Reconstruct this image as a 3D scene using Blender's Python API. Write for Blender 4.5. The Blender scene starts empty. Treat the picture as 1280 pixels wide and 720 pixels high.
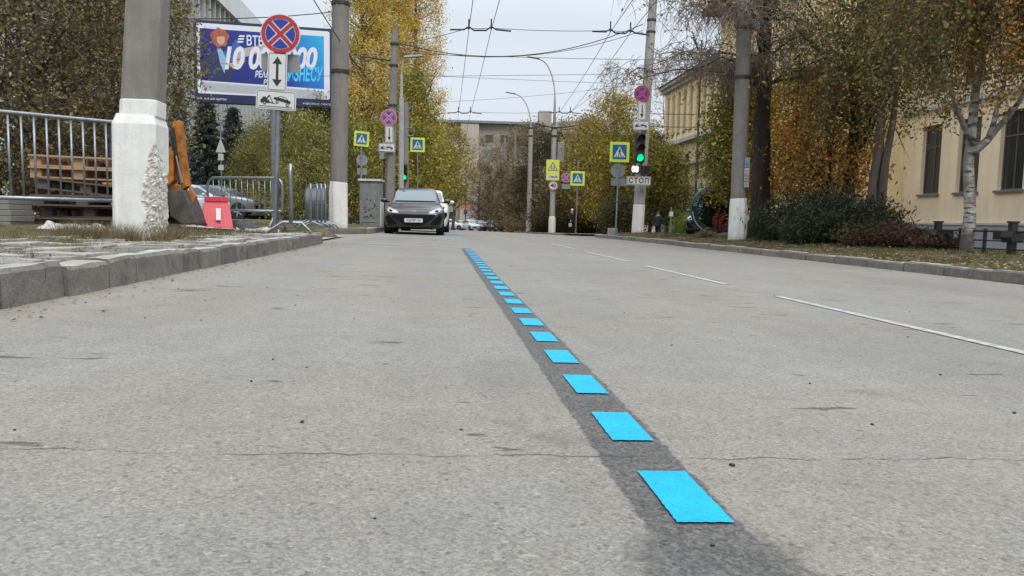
import bpy, math, random
import numpy as np
from mathutils import Vector, Matrix
from mathutils.bvhtree import BVHTree
random.seed(7); rng = np.random.default_rng(7)
SC = bpy.context.scene
COL = SC.collection
PI = math.pi

# ------------------------------------------------------------------ camera
F = 930.0; CH = 0.48; ROLL = math.radians(0.6)
r_ = Vector((552-640, 360-274, -F)).normalized()        # street direction in camera axes
u_ = Vector((math.sin(ROLL), math.cos(ROLL), 0)); u_ = (u_ - r_*u_.dot(r_)).normalized()
x_ = r_.cross(u_)
RM = Matrix((x_, r_, u_))                                 # camera -> world
cd = bpy.data.cameras.new('camera'); cam = bpy.data.objects.new('camera', cd); COL.objects.link(cam)
cam.matrix_world = Matrix.Translation((0, 0, CH)) @ RM.to_4x4()
cd.sensor_width = 36; cd.lens = F/1280*36; cd.clip_start = 0.05; cd.clip_end = 6000
SC.camera = cam
def at(px, py, Y):
    d = RM @ Vector((px-640, 360-py, -F)); t = Y/d.y
    return Vector((0, 0, CH)) + d*t

# ------------------------------------------------------------------ sky and sun (overcast)
w = bpy.data.worlds.new("World"); SC.world = w; w.use_nodes = True
nt = w.node_tree; nt.nodes.clear()
N = nt.nodes.new; L = nt.links.new
out = N('ShaderNodeOutputWorld'); bg = N('ShaderNodeBackground'); bg.inputs[1].default_value = 0.1
sky = N('ShaderNodeTexSky'); sky.sky_type = 'NISHITA'; sky.sun_disc = False
SUN_EL, SUN_AZ = 48, 160
sky.sun_elevation = math.radians(SUN_EL); sky.sun_rotation = math.radians(SUN_AZ)
sky.air_density = 1.0; sky.dust_density = 4.0; sky.ozone_density = 1.5
tc = N('ShaderNodeTexCoord'); sp = N('ShaderNodeSeparateXYZ'); L(tc.outputs['Generated'], sp.inputs[0])
mr = N('ShaderNodeMapRange'); L(sp.outputs[2], mr.inputs[0])
mr.inputs[1].default_value = 0.25; mr.inputs[2].default_value = 1.0; mr.inputs[3].default_value = 1.04; mr.inputs[4].default_value = 3.4
ns = N('ShaderNodeTexNoise'); ns.inputs['Scale'].default_value = 2.2; ns.inputs['Detail'].default_value = 4
mp = N('ShaderNodeMapping'); mp.inputs['Scale'].default_value = (1, 1, 4); L(tc.outputs['Generated'], mp.inputs[0]); L(mp.outputs[0], ns.inputs[0])
mr2 = N('ShaderNodeMapRange'); L(ns.outputs[0], mr2.inputs[0]); mr2.inputs[1].default_value = .3; mr2.inputs[2].default_value = .7; mr2.inputs[3].default_value = .93; mr2.inputs[4].default_value = 1.05
mu = N('ShaderNodeMath'); mu.operation = 'MULTIPLY'; L(mr.outputs[0], mu.inputs[0]); L(mr2.outputs[0], mu.inputs[1])
vm = N('ShaderNodeVectorMath'); vm.operation = 'SCALE'; vm.inputs[0].default_value = (4.4, 4.75, 5.2); L(mu.outputs[0], vm.inputs['Scale'])
mx = N('ShaderNodeMix'); mx.data_type = 'RGBA'; mx.inputs[0].default_value = 0.93
L(sky.outputs[0], mx.inputs[6]); L(vm.outputs[0], mx.inputs[7]); L(mx.outputs[2], bg.inputs[0]); L(bg.outputs[0], out.inputs[0])
sd = bpy.data.lights.new('sun', 'SUN'); sd.energy = 0.9; sd.angle = math.radians(25); sd.color = (1, .97, .92)
so = bpy.data.objects.new('sun', sd); COL.objects.link(so)
_e, _a = math.radians(SUN_EL), math.radians(SUN_AZ)
so.rotation_euler = Vector((math.sin(_a)*math.cos(_e), math.cos(_a)*math.cos(_e), math.sin(_e))).to_track_quat('Z', 'Y').to_euler()
SC.view_settings.view_transform = 'Standard'; SC.view_settings.look = 'None'
SC.view_settings.exposure = 0.75; SC.view_settings.gamma = 1

# ------------------------------------------------------------------ tagging
def tag(o, label=None, cat=None, group=None, kind=None):
    if label: o['label'] = label
    if cat: o['category'] = cat
    if group: o['group'] = group
    if kind: o['kind'] = kind
    return o
def empty(name, loc=(0, 0, 0), rz=0, label=None, cat=None, group=None):
    o = bpy.data.objects.new(name, None); COL.objects.link(o); o.location = loc; o.rotation_euler = (0, 0, rz)
    o.empty_display_size = .2
    return tag(o, label, cat, group)
def copy_tree(o, parent=None):
    c = o.copy(); COL.objects.link(c)
    if parent: c.parent = parent
    for ch in list(o.children): copy_tree(ch, c)
    return c

# ------------------------------------------------------------------ mesh builder
class MB:
    def __init__(s): s.v = []; s.f = []; s.m = []
    def add(s, vs, fs, mat=0):
        b = len(s.v); s.v += [tuple(p) for p in vs]; s.f += [tuple(i+b for i in f) for f in fs]; s.m += [mat]*len(fs); return s
    def box(s, x0, x1, y0, y1, z0, z1, mat=0):
        return s.add([(x0,y0,z0),(x1,y0,z0),(x1,y1,z0),(x0,y1,z0),(x0,y0,z1),(x1,y0,z1),(x1,y1,z1),(x0,y1,z1)],
            [(0,3,2,1),(4,5,6,7),(0,1,5,4),(1,2,6,5),(2,3,7,6),(3,0,4,7)], mat)
    def cbox(s, c, h, rot=None, mat=0):
        rot = rot or Matrix.Identity(3); c = Vector(c)
        vs = [c + rot @ Vector((sx*h[0], sy*h[1], sz*h[2])) for sz in (-1,1) for sx, sy in ((-1,-1),(1,-1),(1,1),(-1,1))]
        return s.add(vs, [(0,3,2,1),(4,5,6,7),(0,1,5,4),(1,2,6,5),(2,3,7,6),(3,0,4,7)], mat)
    def tube(s, pts, rad, n=8, mat=0, cap=True, rot0=0.0):
        pts = [Vector(p) for p in pts]
        if not hasattr(rad, '__len__'): rad = [rad]*len(pts)
        vs = []; prev = None
        for i, p in enumerate(pts):
            d = (pts[min(i+1, len(pts)-1)] - pts[max(i-1, 0)])
            if d.length < 1e-9: d = Vector((0,0,1))
            d.normalize()
            if prev is None:
                a = Vector((1,0,0)) if abs(d.x) < .9 else Vector((0,1,0))
                u = (a - d*a.dot(d)).normalized()
            else:
                u = (prev - d*prev.dot(d)).normalized()
            prev = u; q = d.cross(u)
            for k in range(n):
                t = rot0 + 2*PI*k/n; vs.append(p + (u*math.cos(t) + q*math.sin(t))*rad[i])
        fs = []
        for i in range(len(pts)-1):
            for k in range(n):
                a = i*n+k; b = i*n+(k+1) % n; fs.append((a, b, b+n, a+n))
        if cap: fs.append(tuple(range(n-1, -1, -1))); fs.append(tuple((len(pts)-1)*n+k for k in range(n)))
        return s.add(vs, fs, mat)
    def prism(s, poly, y0, y1, mat=0):             # outline in x,z; front at y0 (towards -Y)
        n = len(poly)
        ar = sum(poly[i][0]*poly[(i+1) % n][1]-poly[(i+1) % n][0]*poly[i][1] for i in range(n))
        if ar < 0: poly = poly[::-1]
        vs = [(x, y0, z) for x, z in poly]+[(x, y1, z) for x, z in poly]
        fs = [tuple(range(n)), tuple(range(2*n-1, n-1, -1))]+[(i, i+n, (i+1) % n+n, (i+1) % n) for i in range(n)]
        return s.add(vs, fs, mat)
    def disc(s, cx, cz, r, y0, y1, n=40, mat=0, r2=None):
        return s.prism([(cx+r*math.cos(2*PI*k/n), cz+(r2 or r)*math.sin(2*PI*k/n)) for k in range(n)], y0, y1, mat)
    def ring(s, cx, cz, ri, ro, y, n=48, mat=0):
        vs = []; fs = []
        for k in range(n):
            c, q = math.cos(2*PI*k/n), math.sin(2*PI*k/n); vs += [(cx+ri*c, y, cz+ri*q), (cx+ro*c, y, cz+ro*q)]
        for k in range(n):
            a = 2*k; b = 2*((k+1) % n); fs.append((a, b, b+1, a+1)[::-1])
        return s.add(vs, fs, mat)
    def flat(s, poly, y, mat=0):
        n = len(poly); ar = sum(poly[i][0]*poly[(i+1) % n][1]-poly[(i+1) % n][0]*poly[i][1] for i in range(n))
        if ar < 0: poly = poly[::-1]
        return s.add([(x, y, z) for x, z in poly], [tuple(range(n))], mat)
    def mesh(s, mesh, M=None, mat=0):
        M = M or Matrix.Identity(4)
        return s.add([M @ v.co for v in mesh.vertices], [tuple(p.vertices) for p in mesh.polygons], mat)
    def xform(s, M): s.v = [tuple(M @ Vector(p)) for p in s.v]; return s
    def build(s, name, mats, parent=None, smooth=False, bevel=0, sub=0, auto=None):
        me = bpy.data.meshes.new(name); me.from_pydata(s.v, [], s.f)
        if not isinstance(mats, (list, tuple)): mats = [mats]
        for m in mats: me.materials.append(m)
        me.polygons.foreach_set('material_index', s.m)
        if smooth: me.polygons.foreach_set('use_smooth', [True]*len(s.f))
        if auto is not None: me.set_sharp_from_angle(angle=math.radians(auto))
        me.update()
        o = bpy.data.objects.new(name, me); COL.objects.link(o)
        if parent: o.parent = parent
        if bevel:
            b = o.modifiers.new('bevel', 'BEVEL'); b.width = bevel; b.segments = 2; b.limit_method = 'ANGLE'; b.angle_limit = math.radians(40)
        if sub:
            q = o.modifiers.new('sub', 'SUBSURF'); q.levels = sub; q.render_levels = sub
        return o

def np_mesh(name, V, Fq, mats, parent=None, mi=None):
    me = bpy.data.meshes.new(name); n = len(Fq); k = Fq.shape[1]
    me.vertices.add(len(V)); me.vertices.foreach_set('co', V.astype(np.float32).ravel())
    me.loops.add(n*k); me.loops.foreach_set('vertex_index', Fq.astype(np.int32).ravel())
    me.polygons.add(n); me.polygons.foreach_set('loop_start', np.arange(0, n*k, k, dtype=np.int32))
    me.update(calc_edges=True)
    if not isinstance(mats, (list, tuple)): mats = [mats]
    for m in mats: me.materials.append(m)
    if mi is not None: me.polygons.foreach_set('material_index', mi.astype(np.int32))
    o = bpy.data.objects.new(name, me); COL.objects.link(o)
    if parent: o.parent = parent
    return o

def text_mesh(txt, size=1.0, bold=0.0, shear=0.0, sx=1.0, align='CENTER', space=1.0):
    c = bpy.data.curves.new('t', 'FONT'); c.body = txt; c.size = size; c.offset = bold; c.shear = shear
    c.align_x = align; c.align_y = 'CENTER'; c.resolution_u = 3; c.space_character = space
    o = bpy.data.objects.new('t', c); COL.objects.link(o); bpy.context.view_layer.update()
    me = bpy.data.meshes.new_from_object(o.evaluated_get(bpy.context.evaluated_depsgraph_get()))
    bpy.data.objects.remove(o); bpy.data.curves.remove(c)
    for v in me.vertices: v.co = Vector((v.co.x*sx, 0, v.co.y))
    return me
def put_text(mb, txt, x, z, y, size, mat, **k):
    me = text_mesh(txt, size, **k); mb.mesh(me, Matrix.Translation((x, y, z)), mat); bpy.data.meshes.remove(me)

# ------------------------------------------------------------------ materials
def mat(name, col=(.5,.5,.5), rough=.6, metal=0, emit=None, es=1, var=0.0, vscale=4.0, bump=0.0, bscale=60, spec=None, coat=0):
    m = bpy.data.materials.new(name); m.use_nodes = True; t = m.node_tree; b = t.nodes['Principled BSDF']
    b.inputs['Base Color'].default_value = (*col, 1); b.inputs['Roughness'].default_value = rough; b.inputs['Metallic'].default_value = metal
    if spec is not None: b.inputs['Specular IOR Level'].default_value = spec
    if coat: b.inputs['Coat Weight'].default_value = coat; b.inputs['Coat Roughness'].default_value = .06
    if emit: b.inputs['Emission Color'].default_value = (*emit, 1); b.inputs['Emission Strength'].default_value = es
    c = t.nodes.new('ShaderNodeTexCoord')
    if var:
        n = t.nodes.new('ShaderNodeTexNoise'); n.inputs['Scale'].default_value = vscale; n.inputs['Detail'].default_value = 6; n.inputs['Roughness'].default_value = .65
        t.links.new(c.outputs['Object'], n.inputs[0])
        r = t.nodes.new('ShaderNodeMapRange'); r.inputs[1].default_value = .3; r.inputs[2].default_value = .7; r.inputs[3].default_value = 1-var; r.inputs[4].default_value = 1+var*.6
        t.links.new(n.outputs[0], r.inputs[0])
        v = t.nodes.new('ShaderNodeVectorMath'); v.operation = 'SCALE'; v.inputs[0].default_value = col; t.links.new(r.outputs[0], v.inputs['Scale'])
        t.links.new(v.outputs[0], b.inputs['Base Color'])
    if bump:
        n = t.nodes.new('ShaderNodeTexNoise'); n.inputs['Scale'].default_value = bscale; n.inputs['Detail'].default_value = 5
        t.links.new(c.outputs['Object'], n.inputs[0]); q = t.nodes.new('ShaderNodeBump'); q.inputs['Strength'].default_value = bump; q.inputs['Distance'].default_value = .01
        t.links.new(n.outputs[0], q.inputs['Height']); t.links.new(q.outputs[0], b.inputs['Normal'])
    return m
class NG:
    def __init__(s, m): s.t = m.node_tree
    def n(s, ty, **k):
        x = s.t.nodes.new(ty)
        for a, b in k.items(): setattr(x, a, b)
        return x
    def l(s, a, b): s.t.links.new(a, b)
    def math(s, op, a, b=None, c=None, clamp=False):
        x = s.n('ShaderNodeMath', operation=op, use_clamp=clamp)
        for i, q in enumerate((a, b, c)):
            if q is None: continue
            if isinstance(q, (int, float)): x.inputs[i].default_value = q
            else: s.l(q, x.inputs[i])
        return x.outputs[0]
    def noise(s, co, scale, detail=4, rough=.55, st=None, off=(0,0,0)):
        if st or off != (0,0,0):
            mp = s.n('ShaderNodeMapping'); mp.inputs['Scale'].default_value = st or (1,1,1); mp.inputs['Location'].default_value = off; s.l(co, mp.inputs[0]); co = mp.outputs[0]
        x = s.n('ShaderNodeTexNoise'); x.inputs['Scale'].default_value = scale; x.inputs['Detail'].default_value = detail; x.inputs['Roughness'].default_value = rough
        s.l(co, x.inputs[0]); return x.outputs[0]
    def ramp(s, v, a, b, lo=0, hi=1):
        x = s.n('ShaderNodeMapRange'); x.clamp = True
        for i, q in enumerate((a, b, lo, hi)): x.inputs[i+1].default_value = q
        s.l(v, x.inputs[0]); return x.outputs[0]
    def cramp(s, v, stops):
        x = s.n('ShaderNodeValToRGB'); e = x.color_ramp.elements
        while len(e) < len(stops): e.new(.5)
        for i, (p, c) in enumerate(stops): e[i].position = p; e[i].color = (*c, 1)
        s.l(v, x.inputs[0]); return x.outputs[0]
    def mix(s, f, a, b, mode='MIX'):
        x = s.n('ShaderNodeMix', data_type='RGBA', blend_type=mode)
        for i, q in ((0, f), (6, a), (7, b)):
            if isinstance(q, (int, float)): x.inputs[i].default_value = q
            elif isinstance(q, tuple): x.inputs[i].default_value = (*q, 1)
            else: s.l(q, x.inputs[i])
        return x.outputs[2]
    def scale(s, col, f):
        x = s.n('ShaderNodeVectorMath', operation='SCALE'); s.l(col, x.inputs[0])
        if isinstance(f, (int, float)): x.inputs['Scale'].default_value = f
        else: s.l(f, x.inputs['Scale'])
        return x.outputs[0]
    def bump(s, h, st, dist, bsdf, nrm=None):
        x = s.n('ShaderNodeBump'); x.inputs['Strength'].default_value = st; x.inputs['Distance'].default_value = dist; s.l(h, x.inputs['Height'])
        if nrm: s.l(nrm, x.inputs['Normal'])
        s.l(x.outputs[0], bsdf.inputs['Normal']); return x.outputs[0]
def newmat(name, rough=.8):
    m = bpy.data.materials.new(name); m.use_nodes = True; b = m.node_tree.nodes['Principled BSDF']; b.inputs['Roughness'].default_value = rough
    g = NG(m); geo = g.n('ShaderNodeNewGeometry'); return m, g, b, geo.outputs['Position'], geo

def asphalt(name, base=(.208,.198,.178), band=True):
    m, g, b, P, geo = newmat(name, .85)
    b.inputs['Specular IOR Level'].default_value = .3
    sx = g.n('ShaderNodeSeparateXYZ'); g.l(P, sx.inputs[0]); X, Y = sx.outputs[0], sx.outputs[1]
    vo = g.n('ShaderNodeTexVoronoi'); vo.inputs['Scale'].default_value = 205; g.l(P, vo.inputs[0])
    vc = g.n('ShaderNodeSeparateXYZ'); g.l(vo.outputs['Color'], vc.inputs[0])
    fine = g.ramp(vc.outputs[0], 0, 1, .75, 1.25)
    vo2 = g.n('ShaderNodeTexVoronoi'); vo2.inputs['Scale'].default_value = 120; g.l(P, vo2.inputs[0])
    vc2 = g.n('ShaderNodeSeparateXYZ'); g.l(vo2.outputs['Color'], vc2.inputs[0])
    chips = g.ramp(vc2.outputs[0], .95, .97, 1.0, 1.25); chd = g.ramp(vc2.outputs[1], .95, .97, 1.0, .7)
    big = g.ramp(g.noise(P, .5, 5, .6), .3, .7, .90, 1.09)
    mid = g.ramp(g.noise(P, 5, 6, .7), .3, .7, .91, 1.08)
    trk = g.ramp(g.noise(P, 1.2, 3, .5, st=(1.0, .06, 1)), .35, .65, .94, 1.05)
    st = g.ramp(g.noise(P, 1.0, 3, .6, st=(1.2, 2.2, 1), off=(3, 1, 0)), .64, .70, 1.0, .76)       # oil and tar spots
    st2 = g.ramp(g.noise(P, 9, 3, .5, st=(.35, 1.2, 1), off=(7, 2, 0)), .68, .70, 1.0, .45)
    col = g.n('ShaderNodeRGB'); col.outputs[0].default_value = (*base, 1); c = col.outputs[0]
    warm = g.noise(P, .9, 3, .5, off=(11, 0, 0)); c = g.mix(g.ramp(warm, .4, .65, 0, .5), c, (base[0]*1.06, base[1]*.985, base[2]*.88))
    for k in (fine, chips, chd, big, mid, trk, st, st2): c = g.scale(c, k)
    if band:
        wob = g.math('MULTIPLY', g.math('SUBTRACT', g.noise(P, 2.2, 5, .65), .5), .022)
        wob2 = g.math('MULTIPLY', g.math('SUBTRACT', g.noise(P, 25, 4, .6), .5), .035)
        d = g.math('ABSOLUTE', g.math('ADD', g.math('ADD', g.math('SUBTRACT', X, .409), wob), wob2))
        e = g.ramp(d, .079, .087, 1, 0)
        e = g.math('MULTIPLY', e, g.ramp(Y, 12.0, 13.0, 1, .0))
        bx_ = g.math('SUBTRACT', X, .40); by_ = g.math('SUBTRACT', Y, .93)
        rad = g.math('ADD', g.math('SQRT', g.math('ADD', g.math('MULTIPLY', bx_, bx_), g.math('MULTIPLY', g.math('MULTIPLY', by_, by_), .35))), g.math('MULTIPLY', g.math('SUBTRACT', g.noise(P, 14, 6, .75), .5), .2))
        e = g.math('MAXIMUM', e, g.ramp(rad, .115, .145, .8, 0))
        bl_ = g.math('ADD', g.math('SUBTRACT', X, .20), g.math('MULTIPLY', g.math('SUBTRACT', g.noise(P, 6, 5, .7), .5), .12)); yy_ = g.math('SUBTRACT', Y, 2.25)
        e = g.math('MAXIMUM', e, g.ramp(g.math('SQRT', g.math('ADD', g.math('MULTIPLY', bl_, bl_), g.math('MULTIPLY', g.math('MULTIPLY', yy_, yy_), .15))), .06, .15, .22, 0))
        dk_ = g.mix(g.ramp(vc2.outputs[2], .0, 1.0), (.045,.043,.041), (.11,.105,.10)); dk_ = g.scale(dk_, g.ramp(vc.outputs[1], 0, 1, .65, 1.4))
        c = g.mix(g.math('MULTIPLY', e, g.ramp(mid, .9, 1.08, .95, .8)), c, dk_)
        # transverse cracks
        for y0, amp, wd in ((1.47, .16, .005), (7.3, .4, .006), (15.5, .5, .01)):
            wv = g.math('MULTIPLY', g.math('SUBTRACT', g.noise(P, 2.2, 9, .72, off=(y0, 0, 0), st=(1, .05, 1)), .5), amp)
            dd = g.math('ABSOLUTE', g.math('SUBTRACT', g.math('SUBTRACT', Y, y0), wv))
            ck = g.math('MULTIPLY', g.ramp(dd, wd*.4, wd, 1, 0), g.ramp(g.noise(P, 3.5, 4, .6), .42, .52, .1, .85))
            c = g.mix(ck, c, (.04, .037, .032))
        # sandy dust along the kerbs
        sn = g.math('MULTIPLY', g.math('SUBTRACT', g.noise(P, 3, 4, .6), .5), .5)
        xl = g.ramp(g.math('ADD', X, sn), -1.95, -1.55, .7, 0); xr = g.ramp(g.math('ADD', X, sn), 6.0, 6.6, 0, .6)
        c = g.mix(g.math('MAXIMUM', xl, xr), c, (.27, .235, .19))
    g.l(c, b.inputs['Base Color'])
    h = g.math('ADD', g.math('MULTIPLY', vo.outputs['Distance'], -1.0), g.math('MULTIPLY', g.noise(P, 250, 2), .4))
    g.bump(h, .55, .004, b)
    return m
def concrete(name, base=(.3,.29,.27), stain=.35, bump=.35, scale=1.0, dirt=(.2,.17,.13)):
    m, g, b, P, geo = newmat(name, .85); tc = g.n('ShaderNodeTexCoord'); P = tc.outputs['Object']
    c = g.n('ShaderNodeRGB'); c.outputs[0].default_value = (*base, 1); c = c.outputs[0]
    c = g.scale(c, g.ramp(g.noise(P, 2.5*scale, 6, .7), .3, .72, 1-stain, 1+stain*.5))
    c = g.scale(c, g.ramp(g.noise(P, 9*scale, 4, .6, st=(1.5, 1.5, .25)), .35, .7, .9, 1.08))
    c = g.scale(c, g.ramp(g.noise(P, 90*scale, 3, .7), .3, .7, .88, 1.1))
    c = g.mix(g.ramp(g.noise(P, 6*scale, 5, .75, off=(5,5,5)), .6, .75, 0, .5), c, dirt)
    g.l(c, b.inputs['Base Color']); g.bump(g.noise(P, 120*scale, 4, .7), bump, .01, b); return m
def whitewash(name, base=(.72,.71,.68)):
    m, g, b, P, geo = newmat(name, .8); tc = g.n('ShaderNodeTexCoord'); P = tc.outputs['Object']
    c = g.n('ShaderNodeRGB'); c.outputs[0].default_value = (*base, 1); c = c.outputs[0]
    c = g.scale(c, g.ramp(g.noise(P, 4, 6, .7), .3, .7, .84, 1.05))
    c = g.scale(c, g.ramp(g.noise(P, 6, 4, .6, st=(2.5, 2.5, .3)), .4, .7, .93, 1.04))
    c = g.mix(g.ramp(g.noise(P, 14, 6, .8, off=(2,0,0)), .66, .72, 0, .85), c, (.3, .28, .25))
    s = g.n('ShaderNodeSeparateXYZ'); g.l(P, s.inputs[0])
    lowd = g.math('ADD', s.outputs[2], g.math('MULTIPLY', g.noise(P, 9, 4, .7), .25))
    c = g.mix(g.ramp(lowd, .12, .32, .65, 0), c, (.36, .32, .26))                 # mud splashed up from the soil
    g.l(c, b.inputs['Base Color']); g.bump(g.noise(P, 40, 5, .7), .4, .01, b); return m
def soil_grass(name, grass=(.085,.095,.035), soil=(.155,.125,.09), thr=.5):
    m, g, b, P, geo = newmat(name, 1.0); b.inputs['Specular IOR Level'].default_value = .1
    n1 = g.noise(P, 1.3, 6, .7); n2 = g.noise(P, 22, 5, .7)
    c = g.mix(g.ramp(n1, thr-.06, thr+.06, 0, 1), soil, grass)
    c = g.scale(c, g.ramp(n2, .3, .7, .55, 1.45))
    c = g.mix(g.ramp(g.noise(P, 60, 3, .6, off=(4,0,0)), .6, .68, 0, .6), c, (.3, .22, .11))
    g.l(c, b.inputs['Base Color']); g.bump(g.noise(P, 30, 6, .8), .9, .04, b); return m
def leafmat(name, cols, scale=.35, trans=.3, rough=.6):
    m = bpy.data.materials.new(name); m.use_nodes = True; t = m.node_tree; g = NG(m); b = t.nodes['Principled BSDF']
    b.inputs['Roughness'].default_value = rough; b.inputs['Specular IOR Level'].default_value = .25
    geo = g.n('ShaderNodeNewGeometry'); r = geo.outputs['Random Per Island']
    cl = g.ramp(g.noise(geo.outputs['Position'], scale, 3, .6), .3, .7, 0, 1)
    v = g.math('ADD', g.math('MULTIPLY', r, .5), g.math('MULTIPLY', cl, .5))
    n = len(cols); c = g.cramp(v, [(.12+.76*i/max(1, n-1), cols[i]) for i in range(n)])
    wn = g.n('ShaderNodeTexWhiteNoise', noise_dimensions='1D'); g.l(r, wn.inputs['W'])
    c = g.scale(c, g.ramp(wn.outputs[0], 0, 1, .6, 1.4))
    g.l(c, b.inputs['Base Color'])
    tr = g.n('ShaderNodeBsdfTranslucent'); g.l(c, tr.inputs[0]); ms = g.n('ShaderNodeMixShader'); ms.inputs[0].default_value = trans
    o = t.nodes['Material Output']; g.l(b.outputs[0], ms.inputs[1]); g.l(tr.outputs[0], ms.inputs[2]); g.l(ms.outputs[0], o.inputs[0])
    return m
def barkmat(name, a, bcol, scale=6, st=(1,1,.15)):
    m, g, b, P, geo = newmat(name, .95); n = g.noise(P, scale, 6, .75, st=st)
    c = g.mix(g.ramp(n, .38, .62), a, bcol); g.l(c, b.inputs['Base Color']); g.bump(n, .8, .03, b); return m
def birchmat():
    m, g, b, P, geo = newmat('birch_bark', .8); n = g.noise(P, 7, 5, .7, st=(.6, .6, 2.2)); n2 = g.noise(P, 3, 4, .7, st=(1, 1, .7), off=(3,1,2))
    c = g.mix(g.ramp(n, .50, .56), (.36,.35,.32), (.05,.045,.04)); c = g.mix(g.ramp(n2, .46, .55, 0, .85), c, (.16,.14,.12))
    g.l(c, b.inputs['Base Color']); g.bump(n, .6, .03, b); return m
def woodmat(name, a, bcol):
    m, g, b, P, geo = newmat(name, .85); tc = g.n('ShaderNodeTexCoord'); P = tc.outputs['Object']
    n = g.noise(P, 5, 6, .7, st=(.5, 3, 9)); c = g.mix(g.ramp(n, .3, .7), a, bcol)
    r = geo.outputs['Random Per Island']; c = g.scale(c, g.ramp(r, 0, 1, .65, 1.3)); g.l(c, b.inputs['Base Color']); g.bump(n, .4, .01, b); return m
def plaster(name, base, lo=None):
    m, g, b, P, geo = newmat(name, .9); c = g.n('ShaderNodeRGB'); c.outputs[0].default_value = (*base, 1); c = c.outputs[0]
    c = g.scale(c, g.ramp(g.noise(P, .6, 5, .6), .3, .7, .88, 1.07)); c = g.scale(c, g.ramp(g.noise(P, 1.4, 5, .7, st=(1,1,.15)), .4, .75, 1.03, .86))
    c = g.scale(c, g.ramp(g.noise(P, 25, 3, .6), .3, .7, .95, 1.04)); g.l(c, b.inputs['Base Color']); g.bump(g.noise(P, 40, 3), .15, .01, b); return m
def panelmat(name, base, jw=3.0, jh=3.0):
    m, g, b, P, geo = newmat(name, .9); c = g.n('ShaderNodeRGB'); c.outputs[0].default_value = (*base, 1); c = c.outputs[0]
    c = g.scale(c, g.ramp(g.noise(P, .3, 6, .7), .3, .7, .8, 1.1)); c = g.scale(c, g.ramp(g.noise(P, 1.0, 5, .7, st=(1,1,.1)), .4, .75, 1.04, .82))
    g.l(c, b.inputs['Base Color']); return m

M = {}
M['asphalt'] = asphalt('asphalt'); M['asphalt_far'] = asphalt('asphalt_side', band=False)
def kerbmat(name, base):
    m, g, b, P, geo = newmat(name, .95); c = g.n('ShaderNodeRGB'); c.outputs[0].default_value = (*base, 1); c = c.outputs[0]
    c = g.scale(c, g.ramp(geo.outputs['Random Per Island'], 0, 1, .8, 1.18))
    c = g.scale(c, g.ramp(g.noise(P, 7, 7, .75), .3, .7, .62, 1.3)); c = g.scale(c, g.ramp(g.noise(P, 110, 4, .75), .35, .65, .7, 1.3))
    c = g.mix(g.ramp(g.noise(P, 2.5, 5, .7, off=(4,4,4)), .5, .7, 0, .6), c, (.24,.2,.15))
    ed = g.n('ShaderNodeTexVoronoi', feature='DISTANCE_TO_EDGE'); ed.inputs['Scale'].default_value = 3.2; mp = g.n('ShaderNodeMapping'); mp.inputs['Scale'].default_value = (1, 1.2, .45)
    wv = g.n('ShaderNodeTexNoise'); wv.inputs['Scale'].default_value = 9; wv.inputs['Detail'].default_value = 6; g.l(P, wv.inputs[0])
    ad = g.n('ShaderNodeMix', data_type='RGBA', blend_type='ADD'); ad.inputs[0].default_value = .09; g.l(P, ad.inputs[6]); g.l(wv.outputs[1], ad.inputs[7]); g.l(ad.outputs[2], mp.inputs[0]); g.l(mp.outputs[0], ed.inputs[0])
    ck = g.math('MULTIPLY', g.ramp(ed.outputs['Distance'], .003, .011, 1, 0), g.ramp(g.noise(P, 4, 2), .54, .62, 0, .7)); c = g.mix(ck, c, (.03,.027,.023))
    g.l(c, b.inputs['Base Color']); h = g.math('SUBTRACT', g.math('ADD', g.noise(P, 45, 7, .8), g.noise(P, 9, 4, .6)), ck); g.bump(h, 1.0, .012, b); return m
M['kerb'] = kerbmat('kerb_concrete_shaded_face', (.165,.155,.14))  # stone faces toned darker, shade put into the colour
M['kerb_lit_top'] = kerbmat('kerb_concrete_lit_top', (.36,.34,.30))  # same concrete paler on top, light from above painted into the colour
M['pole'] = concrete('pole_concrete', (.21,.195,.175), .22, .35, 1.0)
M['pole_light'] = concrete('pole_concrete_light', (.33,.315,.29), .25, .3)
M['white'] = whitewash('whitewash'); M['spall'] = concrete('spalled_concrete', (.66,.63,.57), .3, .8, 3, dirt=(.35,.31,.26))
M['slab'] = kerbmat('paving_concrete', (.34,.325,.29))
M['verge'] = soil_grass('verge_soil', thr=.5); M['verge_green'] = soil_grass('verge_grass', (.085,.09,.035), (.15,.115,.075), .52)
def bluepaint():
    m, g, b, P, geo = newmat('blue_paint', .6); b.inputs['Specular IOR Level'].default_value = .25
    v = g.n('ShaderNodeTexVoronoi'); v.inputs['Scale'].default_value = 205; g.l(P, v.inputs[0]); vs = g.n('ShaderNodeSeparateXYZ'); g.l(v.outputs['Color'], vs.inputs[0])
    c = g.mix(g.ramp(g.noise(P, 12, 5, .7), .3, .7), (.002,.30,.54), (.006,.38,.62)); c = g.scale(c, g.ramp(vs.outputs[0], 0, 1, .86, 1.1))
    c = g.mix(g.ramp(g.noise(P, 55, 4, .7), .68, .72, 0, .7), c, (.09,.12,.13)); c = g.mix(g.ramp(g.noise(P, 6, 5, .7, off=(3,0,0)), .55, .75, 0, .3), c, (.10,.22,.28))
    g.l(c, b.inputs['Base Color']); g.bump(g.math('ADD', g.math('MULTIPLY', v.outputs['Distance'], -1), g.noise(P, 250, 2)), .5, .003, b); return m
M['blue'] = bluepaint()
M['white_line'] = mat('worn_white_paint', (.37,.365,.34), .8, var=.5, vscale=20, bump=.4, bscale=150)
M['galv'] = mat('galvanised_steel', (.30,.325,.35), .42, .75, var=.25, vscale=12)
M['galv_dark'] = mat('dull_grey_steel', (.20,.22,.24), .55, .5, var=.25, vscale=8)
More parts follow.
